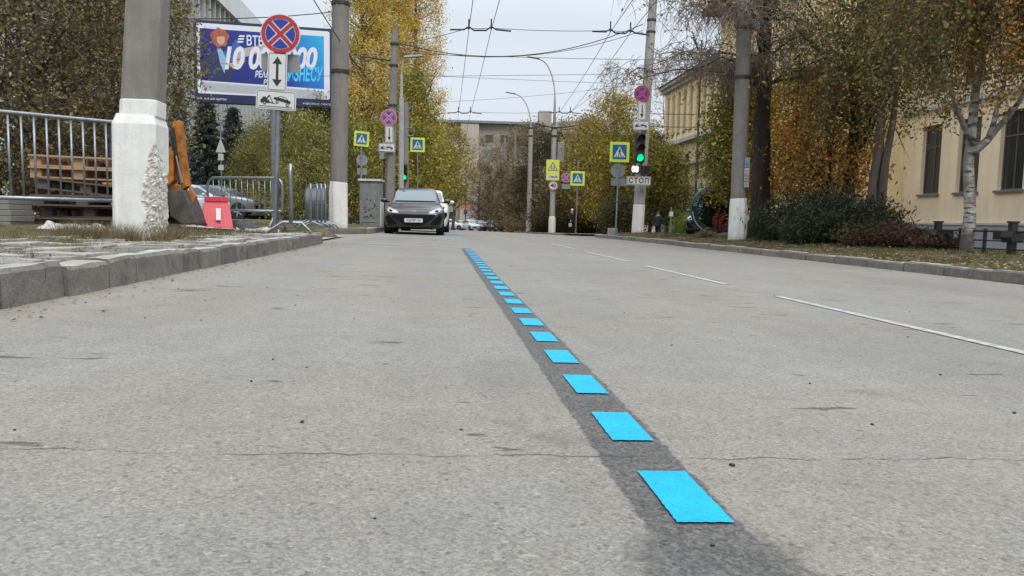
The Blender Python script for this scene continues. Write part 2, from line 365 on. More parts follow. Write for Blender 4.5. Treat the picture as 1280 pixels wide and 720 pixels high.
M['steel_dark'] = mat('dark_steel', (.035,.035,.037), .5, .3, var=.3)
M['black'] = mat('matt_black', (.012,.012,.013), .6)
M['sg_white'] = mat('sign_white', (.55,.56,.54), .4, var=.08, vscale=12)
M['sg_red'] = mat('sign_red', (.36,.018,.025), .4, var=.1); M['sg_blue'] = mat('sign_blue', (.012,.03,.26), .4, var=.1)
M['sg_dblue'] = mat('sign_dark_blue', (.01,.10,.25), .4); M['sg_yel'] = mat('sign_lime', (.52,.66,.07), .4)
M['sg_back'] = mat('sign_back', (.22,.235,.24), .5, .3, var=.15); M['sg_pink'] = mat('faded_sign_red', (.42,.09,.15), .5, var=.1); M['sg_violet'] = mat('faded_sign_blue', (.06,.05,.25), .5, var=.1)
M['glass'] = mat('window_glass', (.02,.025,.03), .08, 0, spec=.7); M['glass_painted_sky'] = mat('window_glass_painted_sky', (.2,.24,.27), .15, 0, spec=.8)  # second glass: pale blue-grey base colour paints in reflected sky
M['rubber'] = mat('tyre_rubber', (.012,.012,.012), .8)
M['orange'] = mat('excavator_orange', (.40,.135,.012), .6, var=.7, vscale=7)
# ------------------------------------------------------------------ terrain functions
def soft(t): return (math.sqrt(t*t+16)+t)/2
def zlong(Y): return -0.0125*soft(min(Y, 230)-29)
def zr(X, Y): return -0.022*(min(max(X, -2.5), 8.5)-0.4) + zlong(Y)
KL = -1.9; KR = 6.6
def smooth(a, b, t):
    t = min(1, max(0, (t-a)/(b-a))); return t*t*(3-2*t)
def eL(Y):                                # left kerb line, with the mouth of the yard entrance
    if Y < 12.3 or Y > 20.6: return KL
    return KL - 1.5*smooth(12.3, 13.1, Y)*(1-smooth(17.2, 20.6, Y))
def dropL(Y): return smooth(12.9, 13.5, Y)*(1-smooth(16.6, 17.3, Y))
def zL(X, Y):                             # left verge
    k = zr(KL, Y) + .172*(1-dropL(Y)*(1-smooth(-3.6, -5.5, -abs(X)) if X < -3.4 else dropL(Y)))
    k = zr(KL, Y) + .172*(1-dropL(Y)*(1-smooth(3.5, 5.0, -X)))
    return k + .035*max(0, min(-X-2.9, 4)) + .0*X
def eR(Y):
    if Y < 31.5: return KR
    if Y < 34.5: return KR + 3 - math.sqrt(max(0, 9-(Y-31.5)**2))
    return KR+3
def zR(X, Y):
    base = zr(KR, Y)+.135
    return base + .10*smooth(6.9, 8.6, X) - .5*smooth(10.2, 17, X)
from mathutils import noise as mn
def nz(x, y, s, a): return a*mn.noise(Vector((x*s, y*s, 3.3)))

def grid(name, us, vs, fn, m, kind='structure', label=None):
    V = np.array([fn(u, v) for v in vs for u in us]); nu = len(us)
    Fq = np.array([(j*nu+i, j*nu+i+1, (j+1)*nu+i+1, (j+1)*nu+i) for j in range(len(vs)-1) for i in range(nu-1)])
    o = np_mesh(name, V, Fq, m); o.data.polygons.foreach_set('use_smooth', [True]*len(Fq)); return tag(o, label, kind=kind)
def steps(*seg):
    out = [seg[0]]
    for i in range(1, len(seg), 2):
        b, d = seg[i], seg[i+1]; n = max(1, round((b-out[-1])/d)); a = out[-1]; out += [a+(b-a)*k/n for k in range(1, n+1)]
    return out
YS = steps(-30, 0, 5, 10, .5, 40, .5, 120, 4, 260, 14)
grid('ground', steps(-2500, -200, 300, 200, 40, 2500, 300), steps(-300, 0, 60, 400, 40, 4000, 400), lambda X, Y: (X, Y, zlong(min(max(Y, 0), 230))-1.3-max(0, (Y-300)*.002)), soil_grass('far_ground'))
grid('road', [-3.6, -2.6, -2, -1.5, -.5, .4, 1.5, 3, 4.5, 6, 6.7, 7.5, 8.6, 12], YS, lambda X, Y: (X, Y, zr(X, Y)), M['asphalt'])
grid('side_street', steps(6.7, 12, .8, 90, 6), steps(34, 42.5, .5), lambda X, Y: (X, Y, zr(X, Y)+.004), M['asphalt_far'])
# near pavement and verges
YL = steps(-30, 2, 4, 30, .12, 60, 1, 120, 6, 260, 14)
TL = [0, .14, .3, .5, .7, .9, 1.1, 1.3, 1.5, 1.7, 1.9, 2.1, 2.3, 2.5, 2.8, 3.1, 3.5, 4, 5, 6, 8, 11, 16, 25, 45, 90]
def fL(t, Y):
    X = eL(Y)-.12-t
    b = nz(X, Y, 1.1, .035)+nz(X, Y, 4, .016) if t > .2 else -.006
    near = smooth(5.5, 6.3, Y) if Y < 12 else 1
    if t > 1.7 and Y < 12: b += .03*smooth(1.6, 2.0, t)
    if Y > 13 and Y < 17.3 and t < 3: b *= .3
    return (X, Y, zL(X, Y)+b-.012)
grid('verge', TL[::-1], YL, lambda t, Y: fL(t, Y), M['verge'])
grid('yard_entrance', [-9, -7, -5.6, -4.6, -3.8, -3.2, -2.6, -2.1], steps(13.5, 16.6, .3), lambda X, Y: (X, Y, zL(X, Y)+.035), M['slab'])
YR = steps(-30, 4, 4, 34.5, .2)
TR = [0, .15, .3, .5, .8, 1.1, 1.5, 1.9, 2.3, 2.7, 3.2, 3.8, 4.5, 5.5, 7, 9, 12, 16, 30, 70]
def fR(t, Y):
    X = eR(Y)+.14+t; b = nz(X, Y, .9, .03)+nz(X, Y, 4, .014) if t > .2 else -.006
    return (X, Y, zR(X, Y)+b-.012)
vr = grid('verge', TR, YR, fR, M['verge_green'])
grid('verge', TR, steps(42.6, 120, 3, 260, 14), lambda t, Y: (7.4+t, Y, zr(8, Y)+.12-.3*smooth(12, 20, t+7)), M['verge_green'])
# kerbs: separate stones, chamfered and uneven
def kerb_line(pts, wid, ztop, zbot, blk, side, seed):
    R = random.Random(seed); mb = MB()
    seg = [0]
    for a, b in zip(pts, pts[1:]): seg.append(seg[-1]+math.dist(a, b))
    def pt(s):
        s = min(max(s, 0), seg[-1])
        for i in range(len(pts)-1):
            if s <= seg[i+1]+1e-9:
                t = (s-seg[i])/max(1e-9, seg[i+1]-seg[i]); a, b = pts[i], pts[i+1]
                return (a[0]+(b[0]-a[0])*t, a[1]+(b[1]-a[1])*t), ((b[0]-a[0])/math.dist(a, b), (b[1]-a[1])/math.dist(a, b))
    s = 0
    while s < seg[-1]-.05:
        ln = blk*R.uniform(.72, 1.12); e = min(seg[-1], s+ln); n = max(2, int((e-s)/.09)); jx = R.uniform(-.014, .012); jz = R.uniform(-.014, .010)
        rows = []
        for i in range(n+1):
            q = s+.009+(e-s-.018)*i/n; (px, py), (dx, dy) = pt(q); nx, ny = dy*side, -dx*side      # normal away from road
            end = .007 if i in (0, n) else 0
            row = []
            for (o, zz) in ((0+end, 0), (.004+end, .45), (.006+end, .86), (.024+end, 1.0), (wid*.5, 1.0), (wid, 1.0), (wid, 0)):
                zt = ztop(px, py)+jz-end*.6; zb = zbot(px, py)-.05; z = zb+(zt-zb)*zz
                if zz == .86: z = zt-.022
                k = nz(q*1.0+o*3, z*3+seed, 7, .010)+nz(q*1.0+o, z*2+seed, 25, .005)+R.uniform(-.0025, .0025)
                row.append((px+nx*(o+jx+k), py+ny*(o+jx+k), z+(k*.8 if zz > .5 else 0)))
            rows.append(row)
        vs = [p for r in rows for p in r]; m = 7; fs = []; ms = []
        for i in range(n):
            for k in range(m-1): fs.append((i*m+k, i*m+k+1, (i+1)*m+k+1, (i+1)*m+k))
        fs += [tuple(range(m-1, -1, -1)), tuple(n*m+k for k in range(m))]
        if side < 0: fs = [f[::-1] for f in fs]
        b = len(mb.v); mb.v += vs; mb.f += [tuple(i+b for i in f) for f in fs]
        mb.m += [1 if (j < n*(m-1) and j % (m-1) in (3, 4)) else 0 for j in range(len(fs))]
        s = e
    o = mb.build('kerb', [M['kerb'], M['kerb_lit_top']]); return tag(o, kind='structure')
zkL = lambda x, y: zr(KL, y)+.172; zbL = lambda x, y: zr(x, y)
kerb_line([(KL, -12+.5*i) for i in range(49)]+[(KL-.03, 12.45), (KL-.15, 12.75), (KL-.4, 12.95), (KL-.75, 13.05)], .15, zkL, zbL, .50, -1, 1)
kerb_line([(-4.6, 17.3), (-3.6, 17.35)]+[(eL(17.4+.4*i), 17.4+.4*i) for i in range(9)]+[(KL, 21+2*i) for i in range(60)], .15, lambda x, y: zr(KL, y)+.16, zbL, .9, -1, 2)
arc = [(KR+3-3*math.cos(a), 31.5+3*math.sin(a)) for a in [PI/2*i/8 for i in range(9)]]
kerb_line([(KR, -12+1.0*i) for i in range(44)]+arc+[(12+3*i, 34.5) for i in range(12)], .15, lambda x, y: zr(KR, y)+.135, lambda x, y: zr(x, y)-.02, .95, 1, 3)
kerb_line([(40-3*i, 42.5) for i in range(11)]+[(8.4, 43), (7.5, 44.2), (7.3, 46)]+[(7.3, 50+5*i) for i in range(30)], .15, lambda x, y: zr(8, y)+.12, lambda x, y: zr(x, y)-.02, .95, 1, 4)
# broken paving slabs on the near left pavement
mb = MB(); R = random.Random(5)
y = 1.2
while y < 11.6:
    x = KL-.16; dy = R.uniform(.16, .34)
    lim = -3.55 if y < 7 else -3.55+(y-7)*.30
    while x > lim:
        dx = R.uniform(.2, .45)
        if R.random() < .86 - .03*max(0, y-5):
            a = .004+R.random()*.014; cx, cy = x-dx/2, y+dy/2; n = 9; ring = []
            poly = []
            for (ux, uy) in ((-1,-1),(-.3,-1),(.4,-1),(1,-1),(1,0),(1,1),(.2,1),(-.5,1),(-1,1),(-1,.1)):
                poly.append((cx+ux*(dx/2-a)+R.uniform(-.045,.012)*(1 if ux>0 else -1), cy+uy*(dy/2-a)+R.uniform(-.045,.012)*(1 if uy>0 else -1)))
            zz = zL(cx, cy)+.008+R.uniform(-.012, .010); tx, ty = R.uniform(-.05,.05), R.uniform(-.05,.05)
            k = len(poly); f = lambda p, o: (p[0], p[1], zz+o+(p[0]-cx)*tx+(p[1]-cy)*ty)
            mb.add([f(p, 0) for p in poly]+[f((cx+(p[0]-cx)*1.03, cy+(p[1]-cy)*1.03), -.05) for p in poly],
                   [tuple(range(k))]+[(i, i+k, (i+1) % k+k, (i+1) % k) for i in range(k)], 0)
        x -= dx
    y += dy
tag(mb.build('pavement', M['slab']), kind='structure')

# ------------------------------------------------------------------ painted markings
def mark(name, x0, x1, y0, y1, m, label=None, h=.004, rag=.0011):
    R = random.Random(int(y0*1000)); n = 14; o = []
    for i in range(n): o.append((x0+(x1-x0)*i/n, y0))
    for i in range(n*2): o.append((x1, y0+(y1-y0)*i/(2*n)))
    for i in range(n): o.append((x1-(x1-x0)*i/n, y1))
    for i in range(n*2): o.append((x0, y1-(y1-y0)*i/(2*n)))
    o = [(a+R.uniform(-rag, rag), b+R.uniform(-rag, rag)*1.3) for a, b in o]
    vs = [(a, b, zr(a, b)+h) for a, b in o]; ob = MB().add(vs, [tuple(range(len(vs)))]).build(name, m); return tag(ob, label, kind='structure')
def ground_hit(px, py, fn=zr):
    d = RM @ Vector((px-640, 360-py, -F)); t = .5
    for i in range(4000):
        p = Vector((0, 0, CH))+d*(t/d.y)
        if p.z <= fn(p.x, p.y): return p
        t += .005+t*.001
    return p
y = ground_hit(880, 656).y; per = .449
for i in range(25):
    mark('blue_road_marking', .383+R.uniform(-.003,.003), .476+R.uniform(-.003,.003), y, y+.245+R.uniform(-.006,.006), M['blue'], 'bright blue painted dash of the parking bay line on the grey asphalt'); y += per
mark('white_road_marking', -1.6, .46, 12.75, 12.86, M['white_line'], 'thin worn white stripe across the end of the blue dashed line')
for (xa, ya), (xb, yb) in (((1400, 467), (966, 370.5)), ((912, 356), (806, 333)), ((783, 327), (735, 315)), ((716, 311), (690, 304.5))):
    p, q = ground_hit(xa, ya), ground_hit(xb, yb); xm = (p.x+q.x)/2
    mark('white_road_marking', xm-.036, xm+.036, min(p.y, q.y), max(p.y, q.y), M['white_line'], 'worn thin white centre line dash on the grey asphalt'); print('white', p, q)
mark('white_road_marking', -1.7, 6.3, 33.0, 33.35, M['white_line'], 'worn white stop line across the street before the junction')
mark('blue_road_marking', -.1, .75, 25.0, 30.5, mat('faint_blue_paint', (.12, .22, .30), .7, var=.4, vscale=6), 'faded pale blue painted patch in front of the black hatchback lane')

# ------------------------------------------------------------------ buildings
M['yellow'] = plaster('yellow_plaster', (.80,.64,.37)); M['cream'] = plaster('cream_plaster', (.80,.66,.46)); M['cornice'] = plaster('white_cornice', (.5,.49,.46))
M['plinth'] = plaster('grey_blue_plinth', (.34,.36,.40)); M['roofbrown'] = mat('brown_roof_sheet', (.12,.095,.08), .7, var=.3, vscale=1.5)
bR = empty('building', (20, 8, -.5), 0, 'long yellow and cream classical building with white cornice behind the roadside trees on the right', 'building')
def part(mb, name, m, root, **k):
    o = mb.build(name, m, None, **k); o.parent = root; o.matrix_parent_inverse = Matrix.Translation(root.location).inverted(); return o
XF = 20.0; ROOF = 12.6
rows = [(1.9, 4.7), (6.1, 8.9), (10.0, 11.7)]
cols = [9.4+2.2*i for i in range(19)]
def facade(y0, y1, openings, xf, zb, zt, m, depth=.35):
    ys = sorted(set([y0, y1]+[v for o in openings for v in o[:2]])); mb = MB()
    for a, b in zip(ys, ys[1:]):
        mid = (a+b)/2; z = zb
        for o in sorted([o for o in openings if o[0] < mid < o[1]], key=lambda o: o[2]):
            mb.add([(xf, a, z), (xf, b, z), (xf, b, o[2]), (xf, a, o[2])], [(3,2,1,0)]); z = o[3]
        mb.add([(xf, a, z), (xf, b, z), (xf, b, zt), (xf, a, zt)], [(3,2,1,0)])
    for (a, b, c, d) in openings:
        e = xf+depth
        mb.add([(xf,a,c),(xf,b,c),(xf,b,d),(xf,a,d),(e,a,c),(e,b,c),(e,b,d),(e,a,d)], [(0,1,5,4),(1,2,6,5),(2,3,7,6),(3,0,4,7)])
    mb.add([(xf,y0,zb),(xf+14,y0,zb),(xf+14,y0,zt),(xf,y0,zt),(xf,y1,zb),(xf+14,y1,zb),(xf+14,y1,zt),(xf,y1,zt)], [(0,1,2,3),(7,6,5,4),(1,5,6,2)])
    return mb
ops = [(c-.6, c+.6, a, b) for c in cols for a, b in rows if c < 49 and not 30.3 < c < 45]
part(facade(6, 50.5, ops, XF, .70, ROOF, None), 'wall', M['cream'], bR)
slots = [(53.2+1.55*i, 53.75+1.55*i, 8.2, 11.6) for i in range(1, 9)]
low = [(52+2.6*i, 53.1+2.6*i, 4.4, 6.2) for i in range(5)]
part(facade(50.5, 67, slots+low, XF+.02, .70, ROOF, None), 'wall', M['yellow'], bR)
mb = MB().box(XF-.12, XF+.3, 5.9, 67.1, -1.2, .64); mb.box(XF-.16, XF+.3, 5.9, 67.15, .64, .72, 1); part(mb, 'plinth', [M['plinth'], M['cornice']], bR)
mb = MB()
for z, p, h in ((5.3, .18, .22), (7.25, .12, .0), (ROOF-.55, .3, .3), (ROOF-.25, .55, .28)):
    if h: mb.box(XF-p, XF+.3, 5.9, 67.2, z, z+h)
mb.box(XF-.4, XF+.02, 49.9, 67.2, 7.2, 7.5)
part(mb, 'cornice', M['cornice'], bR)
for i in range(9): part(MB().box(XF-.04, XF+.1, 52.9+1.55*i+.95, 52.9+1.55*i+1.35, 7.5, ROOF-.6), 'pilaster', M['yellow'], bR)
part(MB().box(XF-.25, XF+.1, 50.1, 51.0, .7, ROOF-.6), 'pilaster', M['yellow'], bR)
mb = MB().box(XF-.1, XF+.25, 51.3, 52.9, 7.6, 11.8); part(mb, 'white_bay', M['cornice'], bR)
mb = MB().add([(XF-.7,5.6,ROOF+.03),(XF+14.5,5.6,ROOF+.03),(XF+14.5,67.5,ROOF+.03),(XF-.7,67.5,ROOF+.03),(XF+7,8,ROOF+2.4),(XF+7,65,ROOF+2.4)], [(0,4,5,3),(1,2,5,4),(0,1,4),(3,5,2),(3,2,1,0)]); part(mb, 'roof', M['roofbrown'], bR)
mb = MB(); mb.box(XF-4.5, XF+2, 30, 45, ROOF+.35, ROOF+.6); mb.add([(XF-4.6,29.8,ROOF+.6),(XF+3,29.8,ROOF+.6),(XF+3,45.2,ROOF+.6),(XF-4.6,45.2,ROOF+.6),(XF,33,ROOF+3),(XF,42,ROOF+3)], [(0,4,5,3),(1,2,5,4),(0,1,4),(3,5,2)]); part(mb, 'roof', M['roofbrown'], bR)
part(MB().box(XF-3.6, XF-.01, 31, 44, .7, ROOF+.34), 'wall', M['yellow'], bR)
wm = [M['cornice'], M['glass']]
def window(y0, y1, z0, z1, root, xf=XF, fr=.05):
    f = MB(); xx = xf+.16
    for a, b, c, d in ((y0, y0+fr, z0, z1), (y1-fr, y1, z0, z1), (y0+fr, y1-fr, z0, z0+fr), (y0+fr, y1-fr, z1-fr, z1), ((y0+y1)/2-.02, (y0+y1)/2+.02, z0+fr, z1-fr), (y0+fr, (y0+y1)/2-.02, z0+(z1-z0)*.68, z0+(z1-z0)*.68+.05), ((y0+y1)/2+.02, y1-fr, z0+(z1-z0)*.68, z0+(z1-z0)*.68+.05)): f.box(xx, xx+.06, a, b, c, d)
    o = part(f, 'window', M['winframe'], root)
    g = MB().box(xx+.03, xx+.05, y0+.01, y1-.01, z0+.01, z1-.01); p = g.build('pane', M['glass'], o); 
    s = MB().box(xf-.09, xf+.14, y0-.08, y1+.08, z0-.09, z0-.003).build('sill', M['galv_dark'], o)
M['winframe'] = mat('brown_window_frame', (.12,.095,.08), .6)
for (a, b, c, d) in ops: 
    if not (31 < (a+b)/2 < 44): window(a, b, c, d, bR)
for (a, b, c, d) in slots+low: window(a, b, c, d, bR, XF+.02)
# white modernist block on the left
M['lwhite'] = panelmat('pale_concrete_panel', (.46,.47,.47)); M['beige'] = panelmat('beige_panel', (.36,.32,.27))
bL = empty('building', (-21, 45, -.5), 0, 'pale modern office block with vertical concrete fins and dark windows behind the billboard', 'building')
mb = MB().box(-48, -21, 42, 108, -1.5, 21.3); part(mb, 'wall', M['lwhite'], bL)
mb = MB()
for i in range(44): mb.box(-20.99, -20.35, 42.2+1.5*i, 42.45+1.5*i, 1, 19.6)
part(mb, 'fin', M['lwhite'], bL)
mb = MB().box(-48.5, -20.1, 41.7, 108.5, 19.6, 21.8); part(mb, 'parapet', mat('white_parapet', (.6,.61,.62), .8, var=.12, vscale=.6), bL)
mb = MB().box(-44, -24, 70, 90, 21.8, 24.8); part(mb, 'roof_block', M['lwhite'], bL)
for fl in range(6):
    for i in range(15):
        y0 = 42.5+4.5*(i) ; z0 = 1.6+3.05*fl
        if y0 > 106: continue
        g = MB()
        for k in range(3):
            g.box(-20.98, -20.93, y0+1.5*k, y0+1.5*k+1.15, z0, z0+1.7)
        part(g, 'window', M['glass'] if fl > 3 else M['glass_painted_sky'], bL)
bB = empty('building', (-20, 112, -1), 0, 'beige blank end wall of a block just left of the tall concrete pole', 'building')
mb = MB().box(-30, -13.5, 112, 140, -2, 18.2); part(mb, 'wall', M['beige'], bB); part(MB().box(-30.3, -13.2, 111.7, 140, 18.2, 18.7), 'roof', M['galv_dark'], bB)
for fl in range(5):
    for i in range(3): part(MB().box(-28+5*i, -26.4+5*i, 111.93, 111.99, 2+3.1*fl, 3.6+3.1*fl), 'window', M['glass_painted_sky'], bB)
# flat-roofed block closing the street
bF = empty('building', (5, 150, -2.5), 0, 'beige flat-roofed apartment block closing the far end of the street', 'building')
M['fb'] = panelmat('far_block_panels', (.34,.30,.25)); M['fb2'] = panelmat('far_block_stair', (.42,.37,.31))
part(MB().box(-6, 3.6, 151.2, 165, -3, 19.6), 'wall', M['fb'], bF); part(MB().box(3.6, 7.2, 150, 165, -3, 19.5), 'stair_tower', M['fb2'], bF); part(MB().box(7.2, 24, 151.2, 165, -3, 19.6), 'wall', M['fb'], bF)
part(MB().box(-6.3, 24.3, 149.8, 165.2, 19.62, 20.1), 'roof', M['galv_dark'], bF)
for fl in range(6):
    for x in (-4.4, -1.6, 1.2, 8.6, 11.6, 14.6, 17.6, 20.6):
        z0 = -.4+3.1*fl
        part(MB().box(x, x+1.5, 151.12, 151.18, z0+.9, z0+2.4), 'window', M['glass'] if (fl*7+int(x)) % 3 else M['glass_painted_sky'], bF)
part(MB().box(1.0, 3.2, 150.3, 151.19, 13.5, 15.9), 'balcony', M['cornice'], bF)
# low dark-roofed houses behind the right-hand trees
bH = empty('building', (26, 118, -2), 0, 'grey low-pitched roof of a block seen over the yellow and brown trees', 'building')
part(MB().box(15, 36, 120, 140, -3, 14.5), 'wall', M['beige'], bH)
part(MB().add([(14.3,119.3,14.5),(36.6,119.3,14.5),(36.6,141,14.5),(14.3,141,14.5),(20,130,17.8),(33,130,18.6)], [(0,1,5,4),(3,4,5,2),(0,4,3),(1,2,5),(0,3,2,1)]), 'roof', mat('grey_roof', (.15,.14,.135), .7, var=.2, vscale=.4), bH)
part(MB().box(15.5, 17.5, 121, 123, 14.6, 18.2), 'chimney', M['beige'], bH)
for i in range(6):
    for fl in range(4): part(MB().box(16.5+3.2*i, 18+3.2*i, 119.9, 119.96, 1+3.2*fl, 2.7+3.2*fl), 'window', M['glass'], bH)
# ------------------------------------------------------------------ concrete and steel poles
def pole(name, label, cat, px, Y, zb, topz, w_top, w_base, plinth=None, lean=0.0, group=None, m='pole', n=8, painted=0.0, paintw=None):
    p = at(px, 280, Y); root = empty(name, (p.x, Y, zb), 0, label, cat, group)
    f = lambda z: (lean*z, 0, z)
    H = topz-zb; z0 = plinth[1] if plinth else 0
    wat = lambda z: w_base+(w_top-w_base)*z/H
    mb = MB().tube([f(max(z0-.1, -.2)), f(z0+H*.3), f(z0+H*.6), f(H)], [wat(z0)/2, wat(z0+H*.3)/2, wat(z0+H*.6)/2, w_top/2], n, 0, True, PI/n)
    mb.build('shaft', M[m], root, smooth=(n > 10), auto=50)
    if painted:
        a, b = z0-.02, painted
        MB().tube([f(a), f(b)], [wat(a)/2+.006, wat(b)/2+.006], n, 0, True, PI/n).build('painted_band', M['white'], root)
    if plinth:
        pw, ph = plinth
        MB().tube([(0,0,-.3), (0,0,ph-.22*pw/.5), f(ph)], [pw/2, pw/2*.97, wat(ph)/2+.012], n, 0, True, PI/n).build('plinth', M['white'], root, bevel=.015)
    return root
def clamp(root, z, w, lean=0, m='steel_dark', n=16):
    MB().tube([(lean*z, 0, z-.04), (lean*z, 0, z+.04)], [w/2+.012]*2, n).build('clamp', M[m], root)

GP = 'whitewash-based concrete poles along the street'
# nearest left pole: square chamfered plinth with a crumbled corner
a = at(178, 300, 7.9); PX, PY = a.x, 7.9; PZ = zL(PX, PY)-.02
poleA = empty('concrete_pole', (PX, PY, PZ), 0, 'huge nearest concrete pole with crumbling whitewashed base beside the pallets', 'pole', GP)
ztop = at(190, 0, 7.9).z+1.2-PZ; zb1 = at(180, 145, 7.9).z-PZ; zb2 = at(185, 127, 7.9).z-PZ
leanA = (at(190, 0, 7.9).x-at(184, 128, 7.9).x)/(at(190, 0, 7.9).z-at(184, 128, 7.9).z)
def sq(w, c, z, ox=0): h = w/2; return [(ox-h+c, -h, z), (ox+h-c, -h, z), (ox+h, -h+c, z), (ox+h, h-c, z), (ox+h-c, h, z), (ox-h+c, h, z), (ox-h, h-c, z), (ox-h, -h+c, z)]
def stack(rings, m=None):
    mb = MB(); k = len(rings[0]); vs = [p for r in rings for p in r]
    fs = [(i*k+j, i*k+(j+1) % k, (i+1)*k+(j+1) % k, (i+1)*k+j) for i in range(len(rings)-1) for j in range(k)]+[tuple(range(k-1, -1, -1)), tuple((len(rings)-1)*k+j for j in range(k))]
    return mb.add(vs, fs, 0)
ox = lambda z: leanA*(z-zb2)+.045
stack([sq(.345, .05, zb2-.01, ox(zb2)), sq(.338, .05, (zb2+ztop)/2, ox((zb2+ztop)/2)), sq(.33, .05, ztop, ox(ztop))]).build('shaft', M['pole'], poleA, bevel=.012)
stack([sq(.357, .05, zb1-.02, ox(zb1)), sq(.355, .05, zb2, ox(zb2))]).build('painted_band', M['white'], poleA, bevel=.01)
clamp(poleA, ztop-.5, .5)
vs = []; n = 26; rr = []; rows_ = 120; ringp = []
base = sq(.42, .04, 0)
def ringpts(w, c, z, m=30):
    b = sq(w, c, z); out = []
    for i in range(8):
        p, q = Vector(b[i]), Vector(b[(i+1) % 8]); k = m if i % 2 == 0 else 3
        out += [p.lerp(q, t/k) for t in range(k)]
    return out
mb = MB(); rings = []
for j in range(rows_+1):
    z = -.25+(zb1+.25)*j/rows_; t = j/rows_
    wz = .415 if z < zb1-.10 else .415-.06*(z-zb1+.10)/.10
    row = ringpts(wz, .035, z); o_ = []
    for p in row:
        e = .0
        # crumbled front right corner, widening towards the ground
        cx, cy = p.x-.21, p.y+.21
        dd = math.hypot(cx*1.0, cy*.22)-(.12*smooth(zb1*.98, zb1*.35, z)-.010+.05*mn.noise(Vector((p.x*9, p.y*9, z*6))))
        if p.x > -.08:
            e = smooth(.02, -.03, dd)*(.007+.014*(1-z/zb1))*(1+1.1*mn.noise(Vector((p.x*22, p.y*22, z*20))))+smooth(.01, -.02, dd)*(.016*mn.noise(Vector((p.x*60, p.y*60, z*45)))+.010*mn.noise(Vector((p.x*130, p.y*130, z*90))))
        d = Vector((p.x, p.y, 0)).normalized(); s_ = .002*mn.noise(Vector((p.x*8, p.y*8, z*8)))
        o_.append((p.x-d.x*e+ox(zb1)*.4*t-.01*(1-t)+d.x*s_, p.y-d.y*e, z)); rr.append(e)
    rings.append(o_)
mb = stack(rings); k = len(rings[0])
for fi, f in enumerate(mb.f):
    if len(f) == 4 and sum(rr[i] for i in f)/4 > .008: mb.m[fi] = 1
mb.build('plinth', [M['white'], M['spall']], poleA)

LEAN2 = -.0
def lbase(px, Y, d=0): p = at(px, 285, Y); return zL(p.x, Y)+d
poleB = pole('concrete_pole', 'tall grey pole with neat square-shouldered white base just left of the hatchback', 'pole', 423, 19.5, .20, 11.5, .44, .44, (.5, 1.17), group=GP, lean=.012)
for z in (at(425, 5, 19.5).z-.2, at(425, 90, 19.5).z-.2): clamp(poleB, z, .45, .012)
MB().tube([(.1,0,6.1), (.9, .0, 5.98), (1.15, 0, 5.9)], .025, 6).build('bracket', M['steel_dark'], poleB)
poleC = pole('concrete_pole', 'leaning concrete pole carrying the round crossed sign behind the black hatchback', 'pole', 486, 30, zL(-2.2, 30), at(494, 37, 30).z, .26, .42, None, group=GP, lean=.028)
for yy in (55, 82, 132): clamp(poleC, at(490, yy, 30).z-poleC.location.z, .33, .028)
MB().tube([(-1.1,0,at(490,82,30).z+.12), (.25,0,at(490,82,30).z-.02)], .03, 6).build('bracket', M['steel_dark'], poleC)
MB().tube([(-.19+.0*z_, -.1, z_) for z_ in (.2, 2, 3)]+[(-.1, -.1, 3.3)], .03, 6).build('cable', M['steel_dark'], poleC)
poleD = pole('concrete_pole', 'thin concrete pole holding the left green traffic light', 'pole', 507, 38, zL(-2.2, 38), at(509, 128, 38).z, .24, .34, None, group=GP)
MB().tube([(.18+.22*math.cos(t*.5), -.1, at(510,165,38).z-poleD.location.z+.22*math.sin(t*.5)) for t in range(13)], .03, 6).build('cable_loop', M['galv_dark'], poleD)
def verge_z(px, Y): p = at(px, 285, Y); return zR(p.x, Y) if Y < 34 else zr(8, Y)+.12
poleE = pole('concrete_pole', 'pole with square white base and paper notices beside the thick dark trunk', 'pole', 922, 20, verge_z(922, 20)-.01, 12.2, .36, .42, (.5, 1.14), group=GP, m='pole', lean=-.012)
clamp(poleE, at(923, 100, 20).z, .42, -.012); clamp(poleE, at(923, 38, 20).z, .42, -.012)
for i, (z0, z1, c) in enumerate(((1.98, 2.24, (.22,.33,.45)), (1.78, 1.96, (.5,.5,.5)), (1.6, 1.76, (.42,.38,.4)), (1.44, 1.58, (.45,.45,.43)))):
    mb_ = MB().box(.03, .17, -.235, -.228, z0, z1)
    for q in range(3): mb_.box(.045, .155, -.238, -.2355, z0+.03+q*.04, z0+.04+q*.04, 1)
    mb_.build('paper_notice', [mat('notice', c, .7, var=.2, vscale=20), M['steel_dark']], poleE)
poleF = pole('concrete_pole', 'leaning pole with long whitewashed foot holding the right-hand traffic light', 'pole', 797, 31, verge_z(797, 31)-.02, at(807, -6, 31).z, .34, .50, None, group=GP, m='pole_light', lean=.034, painted=1.22)
for yy in (25, 40, 90): clamp(poleF, at(803, yy, 31).z-poleF.location.z, .37, .034)
MB().tube([(-.6,0,at(803,94,31).z+.0), (-.25,-.1,at(803,89,31).z+.08), (.55,-.1,at(803,88,31).z)], .03, 6).build('bracket', M['steel_dark'], poleF)
poleG = pole('concrete_pole', 'grey lamp pole with white base carrying the yellow children sign and 40 disc', 'pole', 690, 55, -.40, at(690, 158, 55).z, .38, .44, (.56, 1.25), group=GP, m='pole_light')
poleH = pole('concrete_pole', 'slimmer grey lamp pole between the 40 disc pole and the small far signs', 'pole', 661, 70, -.62, at(661, 175, 70).z+1, .40, .46, (.55, 1.3), group=GP, m='pole_light')
poleI = pole('concrete_pole', 'far pole with small violet crossed disc, third white base right of the far cars', 'pole', 642, 84, -.82, 10.5, .24, .30, (.45, 1.2), group=GP)
